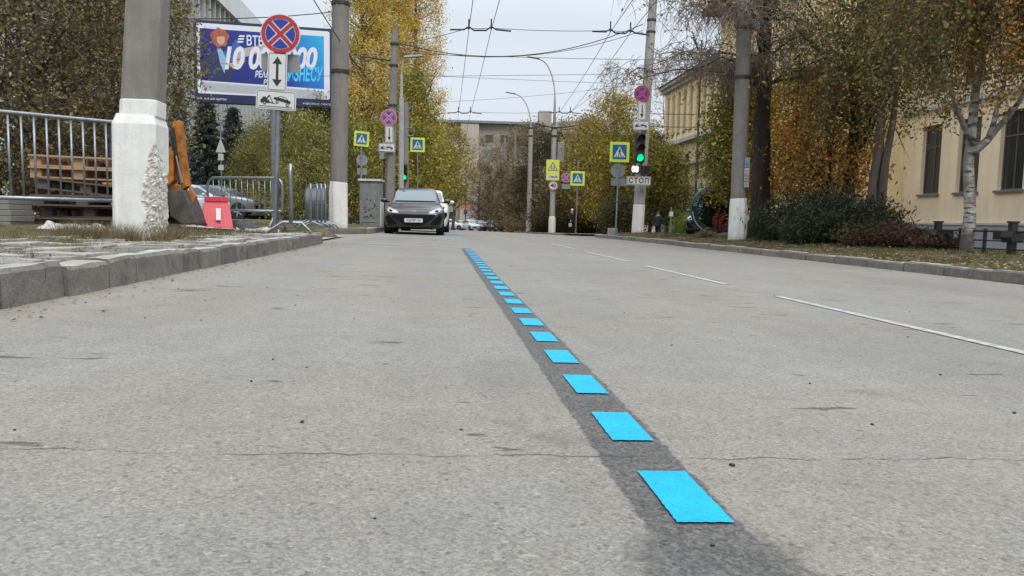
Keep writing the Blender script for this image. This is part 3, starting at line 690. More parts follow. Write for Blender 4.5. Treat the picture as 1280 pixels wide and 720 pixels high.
poleJ = pole('concrete_pole', 'farthest pole with a rectangular board beside the dark far car', 'pole', 629, 98, -1.0, 11.2, .24, .30, (.42, 1.2), group=GP)
poleK = pole('steel_pole', 'very thin dark pole with top hook in front of the yellow building', 'pole', 868, 36, -.1, at(870, 50, 36).z, .08, .13, None, m='steel_dark', n=10)
MB().tube([(0,0,at(870,66,36).z), (-.35,0,at(858,56,36).z+.25), (-.45,0,at(858,52,36).z+.35)], .05, 6).build('bracket', M['steel_dark'], poleK)
poleL = pole('steel_pole', 'thin pale marker post with round top by the hedge behind the right pedestrian', 'post', 838.5, 33, -.25, at(839, 259, 33).z, .06, .07, None, m='galv', n=8)
MB().tube([(0,0,poleL.children[0].dimensions.z-.3), (0,0,1.05)], .09, 10).build('cap', M['sg_white'], poleL)

# ------------------------------------------------------------------ street lamps with curved arms
GL = 'street lamps with curved arms'
def lamp(label, px, Y, zb, ybend, xend, yend, w=.17, base=True, root=None, basew=.5):
    p = at(px, 280, Y)
    e = at(xend, yend, Y); b = at(px, ybend, Y)
    if root is None: root = empty('street_lamp', (p.x, Y, zb), 0, label, 'street lamp', GL)
    ox_, oz = p.x, zb
    pts = [(0, 0, 0), (0, 0, (b.z-oz)*.5), (0, 0, b.z-oz)]
    s = 1 if e.x > ox_ else -1; d = e.x-ox_-s*.7; h = e.z-b.z
    for i in range(1, 11):
        t = i/10; pts.append((d*(1-math.cos(t*PI/2))*.92, 0, b.z-oz+h*math.sin(t*PI/2)))
    MB().tube(pts, [w/2*.8]*2+[w*.26]+[w*.16]*10, 10).build('lamp_post', M['galv_l'], root, smooth=True)
    x1 = d*.92; z1 = e.z-oz
    MB().add([(x1-s*.05, -.12, z1+.02), (x1-s*.05, .12, z1+.02), (x1+s*.75, .13, z1+.10), (x1+s*.75, -.13, z1+.10), (x1-s*.02, -.06, z1+.1), (x1-s*.02, .06, z1+.1), (x1+s*.65, .07, z1+.19), (x1+s*.65, -.07, z1+.19)],
        [(0,1,2,3), (4,7,6,5), (0,3,7,4), (1,5,6,2), (2,6,7,3), (0,4,5,1)]).build('lamp_head', M['galv_dark'], root, bevel=.02)
    return root
M['galv_l'] = mat('weathered_grey_paint', (.36,.36,.35), .6, .1, var=.2, vscale=3)
l1 = lamp('pale lamp post curving right over the street beside the leaning pole', 501, 31, zL(-1.9, 31), 95, 528, 74, .2)
MB().tube([(-.0,0,0),(0,0,at(501,128,31).z)], .105, 10).build('lower_tube', M['galv_l'], l1)
for o_, px, Y, yb, xe, ye, lab in ((poleG, 690, 54.97, 125, 657, 73, 'x'), (poleH, 661, 69.97, 160, 631, 117, 'y')):
    # lamp arms are bolted on top of these two poles
    p = o_.location; b = at(px, yb, Y); e = at(xe, ye, Y); top = o_.children[0].dimensions.z-.3
    pts = [(0,0,at(px, 160, Y).z-p.z-.6), (0,0,b.z-p.z)]+[((e.x-b.x+.7)*(1-math.cos(t/10*PI/2)), 0, b.z-p.z+(e.z-b.z)*math.sin(t/10*PI/2)) for t in range(1, 11)]
    MB().tube(pts, [.12]+[.08]+[.05]*10, 8).build('lamp_arm', M['galv_l'], o_, smooth=True)
    x1, z1 = pts[-1][0], pts[-1][2]
    MB().cbox((x1-.35, 0, z1+.08), (.45, .10, .05), Matrix.Rotation(.12, 3, 'Y')).build('lamp_head', M['galv_dark'], o_, bevel=.03)
    for z_ in (at(px,170,Y).z, at(px,160,Y).z): MB().tube([(0,0,z_-p.z-.06),(0,0,z_-p.z+.06)], .23, 12).build('clamp', M['steel_dark'], o_)
    MB().tube([(-1.4,0,at(px,158,Y).z-p.z+.2),(0,0,at(px,160,Y).z-p.z),(1.5,0,at(px,158,Y).z-p.z+.1)], .06, 6).build('bracket', M['steel_dark'], o_)
MB().box(.25, .75, -.25, .1, at(698,203,55).z+.40, at(698,178,55).z+.40).build('control_box', M['sg_back'], poleG, bevel=.02)

# ------------------------------------------------------------------ signs
def rrect(w, h, r, cx=0, cz=0, n=5):
    o = []
    for (sx, sz, a0) in ((1,-1,-PI/2), (1,1,0), (-1,1,PI/2), (-1,-1,PI)):
        for i in range(n+1):
            a = a0+PI/2*i/n; o.append((cx+sx*(w/2-r)+r*math.cos(a), cz+sz*(h/2-r)+r*math.sin(a)))
    return o
def sh(poly, k, cx=0, cz=0): return [(cx+x*k, cz+z*k) for x, z in poly]
E = .0035
def no_stopping(mb, cx, cz, r, y, ms):            # ms: white, red, blue, back
    mb.disc(cx, cz, r, y, y+.02, 48, 0); mb.disc(cx, cz, r*.985, y+.021, y+.023, 48, 3)
    mb.ring(cx, cz, r*.76, r*.955, y-E, 48, 1)
    for k in range(4):
        a0 = k*PI/2+PI/4; pts = []; n = 14; h = .125*r*1.0; R0 = .735*r
        d = math.asin(h*1.25/R0)
        # sector between the arms of the cross
        pts.append((cx+math.cos(a0+PI/4)*h*1.8, cz+math.sin(a0+PI/4)*h*1.8))
        for i in range(n+1):
            a = a0+d+(PI/2-2*d)*i/n; pts.append((cx+R0*math.cos(a), cz+R0*math.sin(a)))
        mb.flat(pts, y-E, 2)
    for a in (PI/4, -PI/4):
        c, s = math.cos(a), math.sin(a); h = .095*r; l = .79*r; yy = y-E*(1.6 if a > 0 else 1.8)
        mb.flat([(cx+c*u-s*v, cz+s*u+c*v) for u, v in ((-l,-h), (l,-h), (l,h), (-l,h))], yy, 1)
def plate(mb, cx, cz, w, h, y, r=.03, border=.012, back=3, rot=0, black=4):
    mb.prism(rrect(w, h, r, cx, cz), y, y+.018, 0); mb.prism(rrect(w*.97, h*.97, r, cx, cz), y+.019, y+.021, back)
    if border:
        o = rrect(w-.03, h-.03, r*.8, cx, cz); i = rrect(w-.03-2*border, h-.03-2*border, r*.6, cx, cz); n = len(o)
        mb.add([(x, y-E*.6, z) for x, z in o]+[(x, y-E*.6, z) for x, z in i], [(k, (k+1) % n, (k+1) % n+n, k+n) for k in range(n)], black)
def arrow(mb, cx, cz, h, w, y, both=True, m=4):
    hh = h/2; aw = w*.5; b = .30*h*(.8 if both else 1)
    if both: P = [(0,hh),(aw,hh-b),(w*.13,hh-b),(w*.13,-hh+b),(aw,-hh+b),(0,-hh),(-aw,-hh+b),(-w*.13,-hh+b),(-w*.13,hh-b),(-aw,hh-b)]
    else: P = [(w*.12,hh),(w*.12,-hh+b),(aw,-hh+b),(0,-hh),(-aw,-hh+b),(-w*.12,-hh+b),(-w*.12,hh)]
    P = [(cx+x, cz+z) for x, z in P]
    if both: # convex pieces
        for q in ((0,1,9), (2,3,7,8), (4,5,6)): mb.flat([P[i] for i in q], y-E, m)
    else:
        for q in ((0,1,5,6), (2,3,4)): mb.flat([P[i] for i in q], y-E, m)
TRUCK = [(-.46,-.12),(-.46,.02),(-.40,.10),(-.30,.11),(-.27,.02),(-.10,.01),(-.10,-.12)]
def tow(mb, cx, cz, w, y, m=4):
    S = lambda P: sh(P, w, cx, cz)
    mb.flat(S([(-.45,-.10),(-.45,.0),(-.28,.03),(-.20,-.02),(-.16,-.10)]), y-E, m)
    mb.flat(S([(-.42,.0),(-.38,.075),(-.30,.085),(-.28,.03)]), y-E, m)
    mb.flat(S([(-.30,.03),(-.20,.145),(-.175,.13),(-.26,.02)]), y-E*1.2, m); mb.flat(S([(-.20,.145),(-.08,-.07),(-.10,-.08),(-.215,.125)]), y-E*1.4, m); mb.flat(S([(-.20,-.06),(-.02,-.095),(-.02,-.115),(-.20,-.09)]), y-E*1.5, m)
    c, s = math.cos(-.22), math.sin(-.22); Q = lambda P: S([(.19+c*x-s*z, -.0+s*x+c*z) for x, z in P])
    mb.flat(Q([(-.26,-.035),(-.26,.02),(-.22,.045),(.23,.045),(.245,0),(.24,-.04)]), y-E, m)
    mb.flat(Q([(-.17,.045),(-.09,.115),(.08,.115),(.17,.045)]), y-E*1.2, m); mb.flat(Q([(-.13,.055),(-.075,.10),(-.01,.10),(-.01,.055)]), y-E*1.6, 0); mb.flat(Q([(.01,.055),(.01,.10),(.07,.10),(.13,.055)]), y-E*1.6, 0)
    for (x, z) in ((-.33,-.10), (.035,-.055), (.33,-.125)):
        mb.flat([(cx+w*x+w*.048*math.cos(t), cz+w*z+w*.048*math.sin(t)) for t in np.linspace(0, 6.0, 14)], y-E*1.8, m); mb.flat([(cx+w*x+w*.022*math.cos(t), cz+w*z+w*.022*math.sin(t)) for t in np.linspace(0, 6.0, 12)], y-E*2.2, 0)
def zebra(mb, cx, cz, s, y, rot=0):                # 0 white 1 lime 2 blue 3 back 4 black
    mb.prism(rrect(s, s, .03, cx, cz), y, y+.02, 1); mb.prism(rrect(s*.98, s*.98, .03, cx, cz), y+.021, y+.023, 3)
    k = s*.72; mb.flat(rrect(k, k, .02, cx, cz), y-E, 2)
    mb.flat([(cx-k*.42, cz-k*.36), (cx+k*.42, cz-k*.36), (cx, cz+k*.40)], y-E*2, 0)
    for i in range(4): x = -.28+.17*i; mb.flat([(cx+k*x, cz-k*.35), (cx+k*(x+.08), cz-k*.35), (cx+k*(x*.78+.05), cz-k*.23), (cx+k*x*.78, cz-k*.23)], y-E*3, 2)
    # walking figure
    S = lambda P: [(cx+k*x, cz+k*z) for x, z in P]
    mb.flat([(cx+k*(.02+.045*math.cos(t)), cz+k*(.20+.045*math.sin(t))) for t in np.linspace(0, 5.8, 10)], y-E*3, 4)
    for P in ([(-.03,.15),(.06,.15),(.05,-.02),(-.03,-.02)], [(-.02,0),(.04,0),(-.06,-.22),(-.11,-.21)], [(0,0),(.05,0),(.13,-.22),(.08,-.23)], [(.05,.14),(.14,.02),(.11,.0),(.03,.10)], [(-.03,.14),(-.10,.03),(-.07,.01),(.0,.10)]): mb.flat(S(P), y-E*3.4, 4)
SM = [M['sg_white'], M['sg_red'], M['sg_blue'], M['sg_back'], M['black']]
SMF = [mat('faded_sign_white', (.50,.40,.50), .5), M['sg_pink'], M['sg_violet'], M['sg_back'], M['black']]
SMZ = [M['sg_white'], M['sg_yel'], M['sg_dblue'], M['sg_back'], M['black']]
def post(root, x, y, z0, z1, r=.03, lean=0, m='galv_dark'): return MB().tube([(x, y, z0), (x+lean*(z1-z0), y, z1)], r, 12).build('post', M[m], root, smooth=True, auto=50)
# main sign post on the left
Y = 13.0; b = at(343, 285, Y); t = at(349, 25, Y); root = empty('road_sign', (b.x, Y, zL(b.x, Y)), .0, 'near steel post with red-and-blue crossed disc, double arrow and tow truck plates', 'road sign')
oz = root.location.z; lx = lambda px, py: at(px, py, Y).x-b.x; lz = lambda px, py: at(px, py, Y).z-oz
root.location.y = Y
MB().tube([(0,.03,-.2), (lx(350,20), .03, lz(350,20))], .042, 14).build('post', M['galv_dark'], root, smooth=True, auto=50)
mb = MB(); no_stopping(mb, 0, 0, 23.2/930*Y, 0, None); o = mb.build('round_plate', SM, root); o.location = (lx(351,43), -.03, lz(351,43)); o.rotation_euler = (0, math.radians(2), 0)
mb = MB(); w_, h_ = 22.5/930*Y, 45/930*Y; plate(mb, 0, 0, w_, h_, 0, .03, .008); arrow(mb, 0, 0, h_*.78, w_*.5, 0); o = mb.build('arrow_plate', SM, root); o.location = (lx(347,90), -.03, lz(347,90)); o.rotation_euler = (0, math.radians(2), 0)
mb = MB(); w_, h_ = 46.5/930*Y, 22.5/930*Y; plate(mb, 0, 0, w_, h_, 0, .03, .008); tow(mb, 0, -.0, w_*.86, 0); mb.flat([(-w_*.42,-h_*.36),(w_*.42,-h_*.36),(w_*.42,-h_*.33),(-w_*.42,-h_*.33)], -E*1.3, 4); o = mb.build('tow_truck_plate', SM, root); o.location = (lx(345.5,125.5), -.03, lz(345.5,125.5)); o.rotation_euler = (0, math.radians(2.5), 0)
MB().prism(rrect(45/930*Y, 21/930*Y, .02), .05, .065).build('rear_plate', M['sg_back'], root).location = (lx(349.5,77.5), .03, lz(349.5,77.5))
for z_ in (lz(348,50), lz(347,90), lz(345,125)): MB().box(-.06, .06, -.02, .09, z_-.015, z_+.015).build('fastening', M['steel_dark'], root).location.x = lx(347, 90)
# signs clamped to concrete poles
def mounted(name, label, cat, cx, cy, Y, fn, mats, group=None, rz=0, parts='plate'):
    p = at(cx, cy, Y); r = empty(name, (p.x, Y, p.z), rz, label, cat, group)
    mb = MB(); fn(mb, 0, 0); mb.build(parts, mats, r)
    MB().box(-.05, .05, .022, .12, -.05, .05).build('bracket', M['steel_dark'], r); return r
px1 = lambda n, Y: n/930*Y
GN = 'no stopping discs on the poles'
Yc = 29.72
mounted('no_stopping_sign', 'faded pink-rimmed crossed disc high on the leaning pole behind the black hatchback', 'road sign', 486, 147, Yc, lambda mb, x, z: no_stopping(mb, x, z, px1(10, Yc), 0, None), SMF, GN)
def f_arrow(w_, h_): 
    def f(mb, x, z): plate(mb, x, z, w_, h_, 0, .02, .015); arrow(mb, x, z, h_*.75, w_*.45, 0, False)
    return f
def f_tow(w_, h_):
    def f(mb, x, z): plate(mb, x, z, w_, h_, 0, .02, .012); tow(mb, x, z, w_*.88, 0)
    return f
mounted('arrow_sign', 'white down-arrow plate between the pink-rimmed disc and a tow truck plate', 'road sign', 486.5, 168, Yc, f_arrow(px1(10,Yc), px1(20,Yc)), SM, 'down arrow plates')
mounted('tow_truck_sign', 'tow truck plate on the leaning pole just above the black hatchback', 'road sign', 483.5, 184.5, Yc, f_tow(px1(19.5,Yc), px1(10.5,Yc)), SM, 'tow truck plates')
mounted('notice_board', 'small grey weathered board under the tow truck plate on the leaning pole', 'notice', 477.5, 194, Yc, lambda mb, x, z: plate(mb, x, z, px1(6,Yc), px1(9,Yc), 0, .02, 0), [M['sg_back']]*5)
mounted('notice_board', 'violet and white poster strip behind the hatchback roof on the thin pole', 'notice', 490.5, 211, 30.5, lambda mb, x, z: (plate(mb, x, z, px1(5,30), px1(20,30), 0, .02, 0), mb.flat(rrect(px1(4,30), px1(7,30), .01, x, z+.15), -E, 1)), [M['sg_back'], mat('violet_poster', (.25,.2,.3), .6), M['black'], M['sg_back'], M['black']])
Yr = 30.68
mounted('no_stopping_sign', 'violet and red crossed disc at the top of the right-hand traffic light pole', 'road sign', 802.5, 117, Yr, lambda mb, x, z: no_stopping(mb, x, z, px1(10.3, Yr), 0, None), [M['sg_pink']]+[mat('dull_red', (.35,.03,.08), .5), mat('dull_blue', (.03,.02,.25), .5)]+SM[3:], GN)
mounted('arrow_sign', 'white down-arrow plate under the disc on the right-hand traffic light pole', 'road sign', 802.5, 139, Yr, f_arrow(px1(10.5,Yr), px1(22,Yr)), SM, 'down arrow plates')
mounted('tow_truck_sign', 'tow truck plate directly above the right-hand traffic light', 'road sign', 801.5, 157, Yr, f_tow(px1(20,Yr), px1(11,Yr)), SM, 'tow truck plates')
def f_stop(mb, x, z): w_, h_ = px1(31,Yr), px1(11,Yr); plate(mb, x, z, w_, h_, 0, .02, .016); put_text(mb, 'СТОП', x, z-.005, -E, h_*.80, 4, bold=.008, sx=.95, space=1.2)
o = mounted('stop_line_sign', 'white plate reading СТОП under the right-hand traffic light', 'road sign', 798.5, 226, Yr-.25, f_stop, SM)
Yg = 54.72
def f_child(mb, x, z):
    w_, h_ = px1(16.5,Yg), px1(25.5,Yg); mb.prism(rrect(w_, h_, .03, x, z), 0, .02, 1); cz = z+h_*.16; k = w_*.40
    mb.flat([(x-k, cz-k*.75), (x+k, cz-k*.75), (x, cz+k*.95)], -E, 2); mb.flat([(x-k*.74, cz-k*.60), (x+k*.74, cz-k*.60), (x, cz+k*.66)], -2*E, 0)
    for dx in (-.22, .2):
        mb.flat([(x+k*(dx-.1), cz-k*.5), (x+k*(dx+.14), cz-k*.5), (x+k*(dx+.08), cz+k*.02), (x+k*(dx-.06), cz+k*.02)], -3*E, 4); mb.disc(x+k*dx, cz+k*.1, k*.09, -3*E, -2.5*E, 8, 4)
    mb.flat(rrect(w_*.8, h_*.22, .02, x, z-h_*.33), -E, 0); put_text(mb, '1 км 8', x, z-h_*.33, -2*E, h_*.15, 4, bold=.01)
mounted('children_warning_sign', 'lime panel with red triangle of running children and small text board', 'road sign', 691, 212.5, Yg, f_child, [M['sg_white'], M['sg_yel'], M['sg_red'], M['sg_back'], M['black']])
def f_40(mb, x, z): r = px1(6, Yg); mb.disc(x, z, r, 0, .02, 40, 0); mb.ring(x, z, r*.8, r*.97, -E, 40, 1); put_text(mb, '40', x, z, -E, r*1.15, 4, bold=.012)
mounted('speed_limit_sign', 'small round pink-rimmed disc reading 40 under the lime children panel', 'road sign', 691.5, 232, Yg, f_40, [M['sg_white'], M['sg_pink'], M['sg_blue'], M['sg_back'], M['black']])
mounted('no_stopping_sign', 'tiny violet crossed disc on the far pole nearest the dark parked car side', 'road sign', 642, 245.5, 83.7, lambda mb, x, z: no_stopping(mb, x, z, px1(4.3, 83.7), 0, None), SMF, GN)
mounted('arrow_sign', 'tiny down-arrow plate under the tiny far violet disc', 'road sign', 642, 254, 83.7, f_arrow(px1(5,83.7), px1(8.5,83.7)), SM, 'down arrow plates')
mounted('notice_board', 'greyish rectangular board on the farthest white-footed pole', 'notice', 625, 261.5, 97.7, lambda mb, x, z: plate(mb, x, z, px1(7,97.7), px1(10,97.7), 0, .02, 0), [M['sg_back']]*5)
# zebra crossing signs on their own posts
GZ = 'lime-framed pedestrian crossing signs'
def zebra_sign(label, px, cy, s, Y, zb, basepx, backs=(), rz=0.0, thick=.035, top=None):
    p = at(px, cy, Y); b = at(basepx, 285, Y); r = empty('crossing_sign', (b.x, Y, zb), 0, label, 'road sign', GZ)
    ln = (p.x-b.x)/(p.z-zb); tz = (at(px, top, Y).z if top else p.z)-zb
    MB().tube([(0, .05, -.2), (ln*tz, .05, tz)], thick, 10).build('post', M['galv'], r, smooth=True, auto=50)
    mb = MB(); zebra(mb, 0, 0, px1(s, Y), 0); o = mb.build('square_plate', SMZ, r); o.location = (p.x-b.x, 0, p.z-zb); o.rotation_euler = (0, rz, 0)
    for kind, cx, cyy, w_, h_ in backs:
        q = at(cx, cyy, Y); mb = MB()
        if kind == 'r': mb.disc(0, 0, px1(w_, Y)/2, .06, .08, 32, 0)
        elif kind == 'ns': no_stopping(mb, 0, 0, px1(w_, Y)/2, .06, None)
        else: mb.prism(rrect(px1(w_,Y), px1(h_,Y), .02), .06, .08, 0)
        o = mb.build('rear_plate' if kind != 'ns' else 'round_plate', {'r': M['sg_back'], 'p': M['sg_back'], 'ns': SMF}[kind], r); o.location = (q.x-b.x, 0, q.z-zb)
    return r
z1 = zebra_sign('tilted lime-framed crossing sign on a post left of the grey cabinet', 452, 173.5, 18, 26, zL(-2.8, 26)+.05, 451.5, (('r', 453, 200, 14, 0), ('p', 453, 214, 12, 8)), rz=math.radians(3))
z1.rotation_euler.z = .25
zebra_sign('lime-framed crossing sign hanging beside the left green traffic light', 522, 181, 17.5, 39.5, zL(-1.3, 40), 522, (), thick=.03)
zebra_sign('lime-framed crossing sign on a thin tall post beside the white-hatted pedestrian', 722, 223, 18, 50, -.33, 720, (('ns', 708, 222, 12, 0), ('p', 708, 233, 11, 6)), top=200, thick=.04)
zebra_sign('largest lime-framed crossing sign, on a leaning post left of the СТОП plate', 774.5, 190, 25, 29, verge_z(771, 29), 770, (('r', 773, 213, 18.5, 0), ('p', 773.5, 227.5, 19, 9)), thick=.035)
mb = MB().box(0, .32, 0, .3, 0, .3).build('concrete_block', M['pole_light'], bevel=.02); p = at(763, 289, 29.5); mb.location = (p.x-.1, 29.3, zR(p.x, 29.5)-.02); tag(mb, 'small grey concrete block on the corner beside the largest crossing sign post', 'block')
mb.scale = (1.1, 1, 1.0)
# small far sign with triangle behind the left yard
p = at(277, 240, 24); r = empty('road_sign', (p.x, 24, zL(p.x, 24)), 0, 'thin post with small white triangle and plates seen from behind by the dark spruce', 'road sign')
post(r, 0, 0, -.2, 2.95, .02, m='galv'); o = MB().prism([(-.15,0),(.15,0),(0,.42)], -.03, -.015).build('triangle_plate', M['sg_white'], r); o.location.z = at(277,190,24).z-.36
for yy, h in ((196, .2), (209, .16)): MB().prism(rrect(.16, h, .02), -.03, -.015).build('rear_plate', M['sg_white'], r).location = (0, 0, at(277, yy, 24).z-.36)
# red-orange round sign far away on the beige block side
p = at(582, 257, 118); r = empty('road_sign', (p.x, 118, -1.2), 0, 'far thin post with a bright orange rectangle above a dark blue one', 'road sign')
post(r, 0, 0, -.5, at(582, 225, 118).z+1.2, .08, m='steel_dark'); MB().box(-.35, .35, -.05, .0, at(582,262,118).z+1.2, at(582,252,118).z+1.2).build('orange_plate', mat('orange_sign', (.75,.16,.08), .5), r); MB().box(-.3, .3, -.05, .0, at(582,268,118).z+1.2, at(582,262,118).z+1.17).build('dark_plate', M['sg_dblue'], r)

# ------------------------------------------------------------------ traffic lights
M['green_on'] = mat('green_lamp_lit', (0,.3,.15), .4, emit=(.0, 1.0, .36), es=.62); M['white_on'] = mat('white_lamp_lit', (.7,.6,.6), .4, emit=(1, .8, .85), es=1.1)
M['lens_off'] = mat('unlit_lens', (.03,.022,.02), .25); M['housing'] = mat('signal_housing', (.025,.027,.028), .5, var=.2)
def signal(label, px, Y, ys, dia, aux=None):
    p = at(px, ys[-1], Y); r = empty('traffic_light', (p.x, Y, p.z), 0, label, 'traffic light', 'traffic lights showing green')
    R_ = px1(dia, Y)/2; zs = [at(px, yy, Y).z-p.z for yy in ys]
    for i, z in enumerate(zs):
        MB().prism(rrect(R_*2.7, R_*2.85, R_*.3, 0, z), 0, .2).build('housing', M['housing'], r, bevel=.012)
        MB().disc(0, z, R_, -.012, .0, 28).build('lens', M['green_on'] if i == len(zs)-1 else M['lens_off'], r)
        mb = MB(); n = 16; vs = []
        for k in range(n+1):
            a = -PI*.12+PI*1.24*k/n; vs += [(R_*1.12*math.cos(a), -.001, z+R_*1.12*math.sin(a)), (R_*1.06*math.cos(a), -.22 if .1 < k/n < .9 else -.12, z+R_*1.06*math.sin(a)-.03)]
        mb.add(vs, [(2*k, 2*k+1, 2*k+3, 2*k+2) for k in range(n)]); o = mb.build('visor', M['housing'], r)
        so_ = o.modifiers.new('s', 'SOLIDIFY'); so_.thickness = .008
    MB().box(-.04, .04, .2, .36, min(zs), max(zs)).build('bracket', M['steel_dark'], r)
    return r, p
s1, p1 = signal('right-hand traffic light showing green with a lit white counter, above the СТОП plate', 800, Yr-.12, (172.5, 184.5, 197), 9.2)
z = at(793, 212, Yr).z-p1.z; x = at(793, 212, Yr).x-p1.x
MB().prism(rrect(.36, .34, .04, x+.03, z), 0, .16).build('counter_housing', M['housing'], s1, bevel=.01)
mb = MB(); put_text(mb, '00', x+.0, z, -.008, .33, 0, bold=.018, sx=.85); mb.build('counter_digits', M['white_on'], s1)
x2 = at(806, 212, Yr).x-p1.x; MB().prism(rrect(.38, .36, .05, x2+.04, z), 0, .18).build('arrow_housing', M['housing'], s1, bevel=.01); MB().disc(x2+.04, z, .14, -.014, 0, 24).build('lens', M['lens_off'], s1)
signal('left-hand traffic light showing green above the hatchback roof', 505, 37.6, (209, 215, 221.5), 6.0)

# ------------------------------------------------------------------ billboard
M['navy'] = mat('navy_frame', (.012,.018,.075), .45, var=.1); M['bb_white'] = mat('poster_white', (.66,.66,.70), .5); M['bb_grey'] = mat('poster_small_print', (.36,.37,.42), .5, var=.12, vscale=6)
def gradmat():
    m = bpy.data.materials.new('poster_blue'); m.use_nodes = True; g = NG(m); b = m.node_tree.nodes['Principled BSDF']; b.inputs['Roughness'].default_value = .35
    tc = g.n('ShaderNodeTexCoord'); s = g.n('ShaderNodeSeparateXYZ'); g.l(tc.outputs['Object'], s.inputs[0])
    v = g.math('ADD', g.math('MULTIPLY', s.outputs[0], .17), g.math('MULTIPLY', s.outputs[2], .10))
    g.l(g.cramp(g.ramp(v, -.3, .62), [(0, (.014,.022,.16)), (.42, (.014,.03,.26)), (.66, (.01,.17,.55)), (1, (.012,.46,.72))]), b.inputs['Base Color']); return m
Yb = 32.0; a = at(243, 79, Yb); c = at(416, 84, Yb+.6); W = (c-a).length; Hb = px1(93.5, Yb+.3)
mid = (a+c)/2; ang = math.atan2(c.y-a.y, c.x-a.x)
bb = empty('billboard', (mid.x, mid.y, zL(mid.x, mid.y)-.1), ang, 'large blue bank advert billboard with red-haired woman and 10 000 000 lettering', 'billboard')
cz = at(330, 81.5, Yb+.3).z-bb.location.z
MB().prism(rrect(W, Hb, .05), -.1, .3).build('case', M['navy'], bb).location.z = cz
bx = W/2; bz = Hb/2
def pl(*a): return a
mb = MB()
mb.flat(rrect(W*.955, Hb*.86, .08, 0, Hb*.035), -.104, 0)                        # white sheet
mb.flat([(-W*.455,-Hb*.235),(W*.435,-Hb*.265),(W*.435,Hb*.40),(-W*.455,Hb*.40)], -.108, 1)   # blue picture
mb.flat([(-W*.455,-Hb*.36),(W*.435,-Hb*.40),(W*.435,-Hb*.29),(-W*.455,-Hb*.25)], -.107, 2)   # small print block
for i in range(7): z_ = -Hb*(.268+i*.014); mb.flat([(-W*.44,z_),(W*.42,z_-Hb*.03),(W*.42,z_-Hb*.03-.012),(-W*.44,z_-.012)], -.110, 3)
# diagonal pale beam
mb.flat([(-W*.30,Hb*.12),(W*.02,Hb*.26),(W*.20,Hb*.36),(W*.02,Hb*.18),(-W*.30,-Hb*.02)], -.111, 4)
# generic woman in a dark blue jacket
mb.flat([(-W*.44,-Hb*.10),(-W*.42,.0),(-W*.36,Hb*.13),(-W*.32,Hb*.16),(-W*.26,Hb*.10),(-W*.22,-Hb*.02),(-W*.24,-Hb*.22),(-W*.40,-Hb*.22)], -.112, 5)
mb.flat([(-W*.335,Hb*.16),(-W*.305,Hb*.17),(-W*.275,Hb*.05),(-W*.285,-Hb*.14),(-W*.315,-Hb*.02)], -.114, 6)
mb.flat([(-W*.30,Hb*.10),(-W*.25,Hb*.16),(-W*.20,Hb*.30),(-W*.17,Hb*.22),(-W*.20,Hb*.08),(-W*.26,-Hb*.02)], -.1135, 7)
R = random.Random(3)
mb.flat([(-W*.315+W*.062*math.cos(t)*(1+.12*math.sin(5*t)), Hb*.30+Hb*.115*math.sin(t)*(1+.1*math.cos(7*t))) for t in np.linspace(0, 6.1, 30)], -.115, 8)
mb.flat([(-W*.308+W*.028*math.cos(t), Hb*.28+Hb*.068*math.sin(t)) for t in np.linspace(0, 6.0, 20)], -.117, 9)
mb.flat([(-W*.335,Hb*.345),(-W*.275,Hb*.365),(-W*.285,Hb*.32),(-W*.335,Hb*.31)], -.119, 8)
mb.flat([(-W*.26,-Hb*.02),(-W*.20,Hb*.03),(-W*.14,Hb*.07),(-W*.14,Hb*.02),(-W*.22,-Hb*.08)], -.116, 9)
def fit_text(txt, x0, x1, zc_, h, y, mt, rot=0, **k):
    me = text_mesh(txt, 1.0, **k); xs = [v.co.x for v in me.vertices]; zs = [v.co.z for v in me.vertices]; ax, bx2, az, bz2 = min(xs), max(xs), min(zs), max(zs)
    cxx = (x0+x1)/2; Mx = Matrix.Translation((cxx, y, zc_)) @ Matrix.Rotation(-rot, 4, 'Y') @ Matrix.Diagonal(((x1-x0)/(bx2-ax), 1, h/(bz2-az), 1)) @ Matrix.Translation((-(ax+bx2)/2, 0, -(az+bz2)/2))
    mb.mesh(me, Mx, mt); bpy.data.meshes.remove(me)
fit_text('ВТБ', -W*.125, -W*.005, Hb*.29, Hb*.13, -.118, 0, bold=.02)
for i in range(3): zz = Hb*(.345-.035*i); mb.flat([(-W*.175-i*.03,zz),(-W*.135-i*.03,zz),(-W*.145-i*.03,zz-Hb*.022),(-W*.185-i*.03,zz-Hb*.022)], -.118, 0)
fit_text('10 000 000', -W*.29, W*.39, Hb*.085, Hb*.29, -.122, 0, rot=.055, bold=.035, shear=.28, space=.92)
fit_text('РЕАЛЬНЫХ', -W*.07, W*.16, -Hb*.115, Hb*.085, -.122, 0, rot=.04, bold=.03, shear=.28)
fit_text('РУБЛЕЙ', -W*.01, W*.14, -Hb*.20, Hb*.085, -.122, 0, rot=.04, bold=.03, shear=.28)
fit_text('БИЗНЕСУ', W*.12, W*.43, -Hb*.09, Hb*.19, -.126, 10, rot=.045, bold=.03, shear=.28)
o = mb.build('poster', [M['bb_white'], gradmat(), mat('print_grey', (.46,.47,.52), .6), M['bb_grey'], mat('poster_beam', (.42,.36,.38), .5), mat('poster_jacket', (.015,.03,.11), .6, var=.3, vscale=3), mat('poster_shirt', (.25,.42,.60), .6), mat('poster_sleeve', (.03,.10,.34), .6), mat('poster_hair', (.38,.10,.045), .6, var=.4, vscale=5), mat('poster_skin', (.55,.33,.25), .6), mat('poster_cyan', (.06,.52,.82), .5)], bb)
o.location.z = cz
mb = MB(); put_text(mb, 'реклама на щитах', -W*.39, -Hb*.455, -.104, Hb*.045, 0); put_text(mb, 'наружная реклама', W*.40, -Hb*.455, -.104, Hb*.045, 0); mb.build('caption_strip', M['bb_white'], bb).location.z = cz
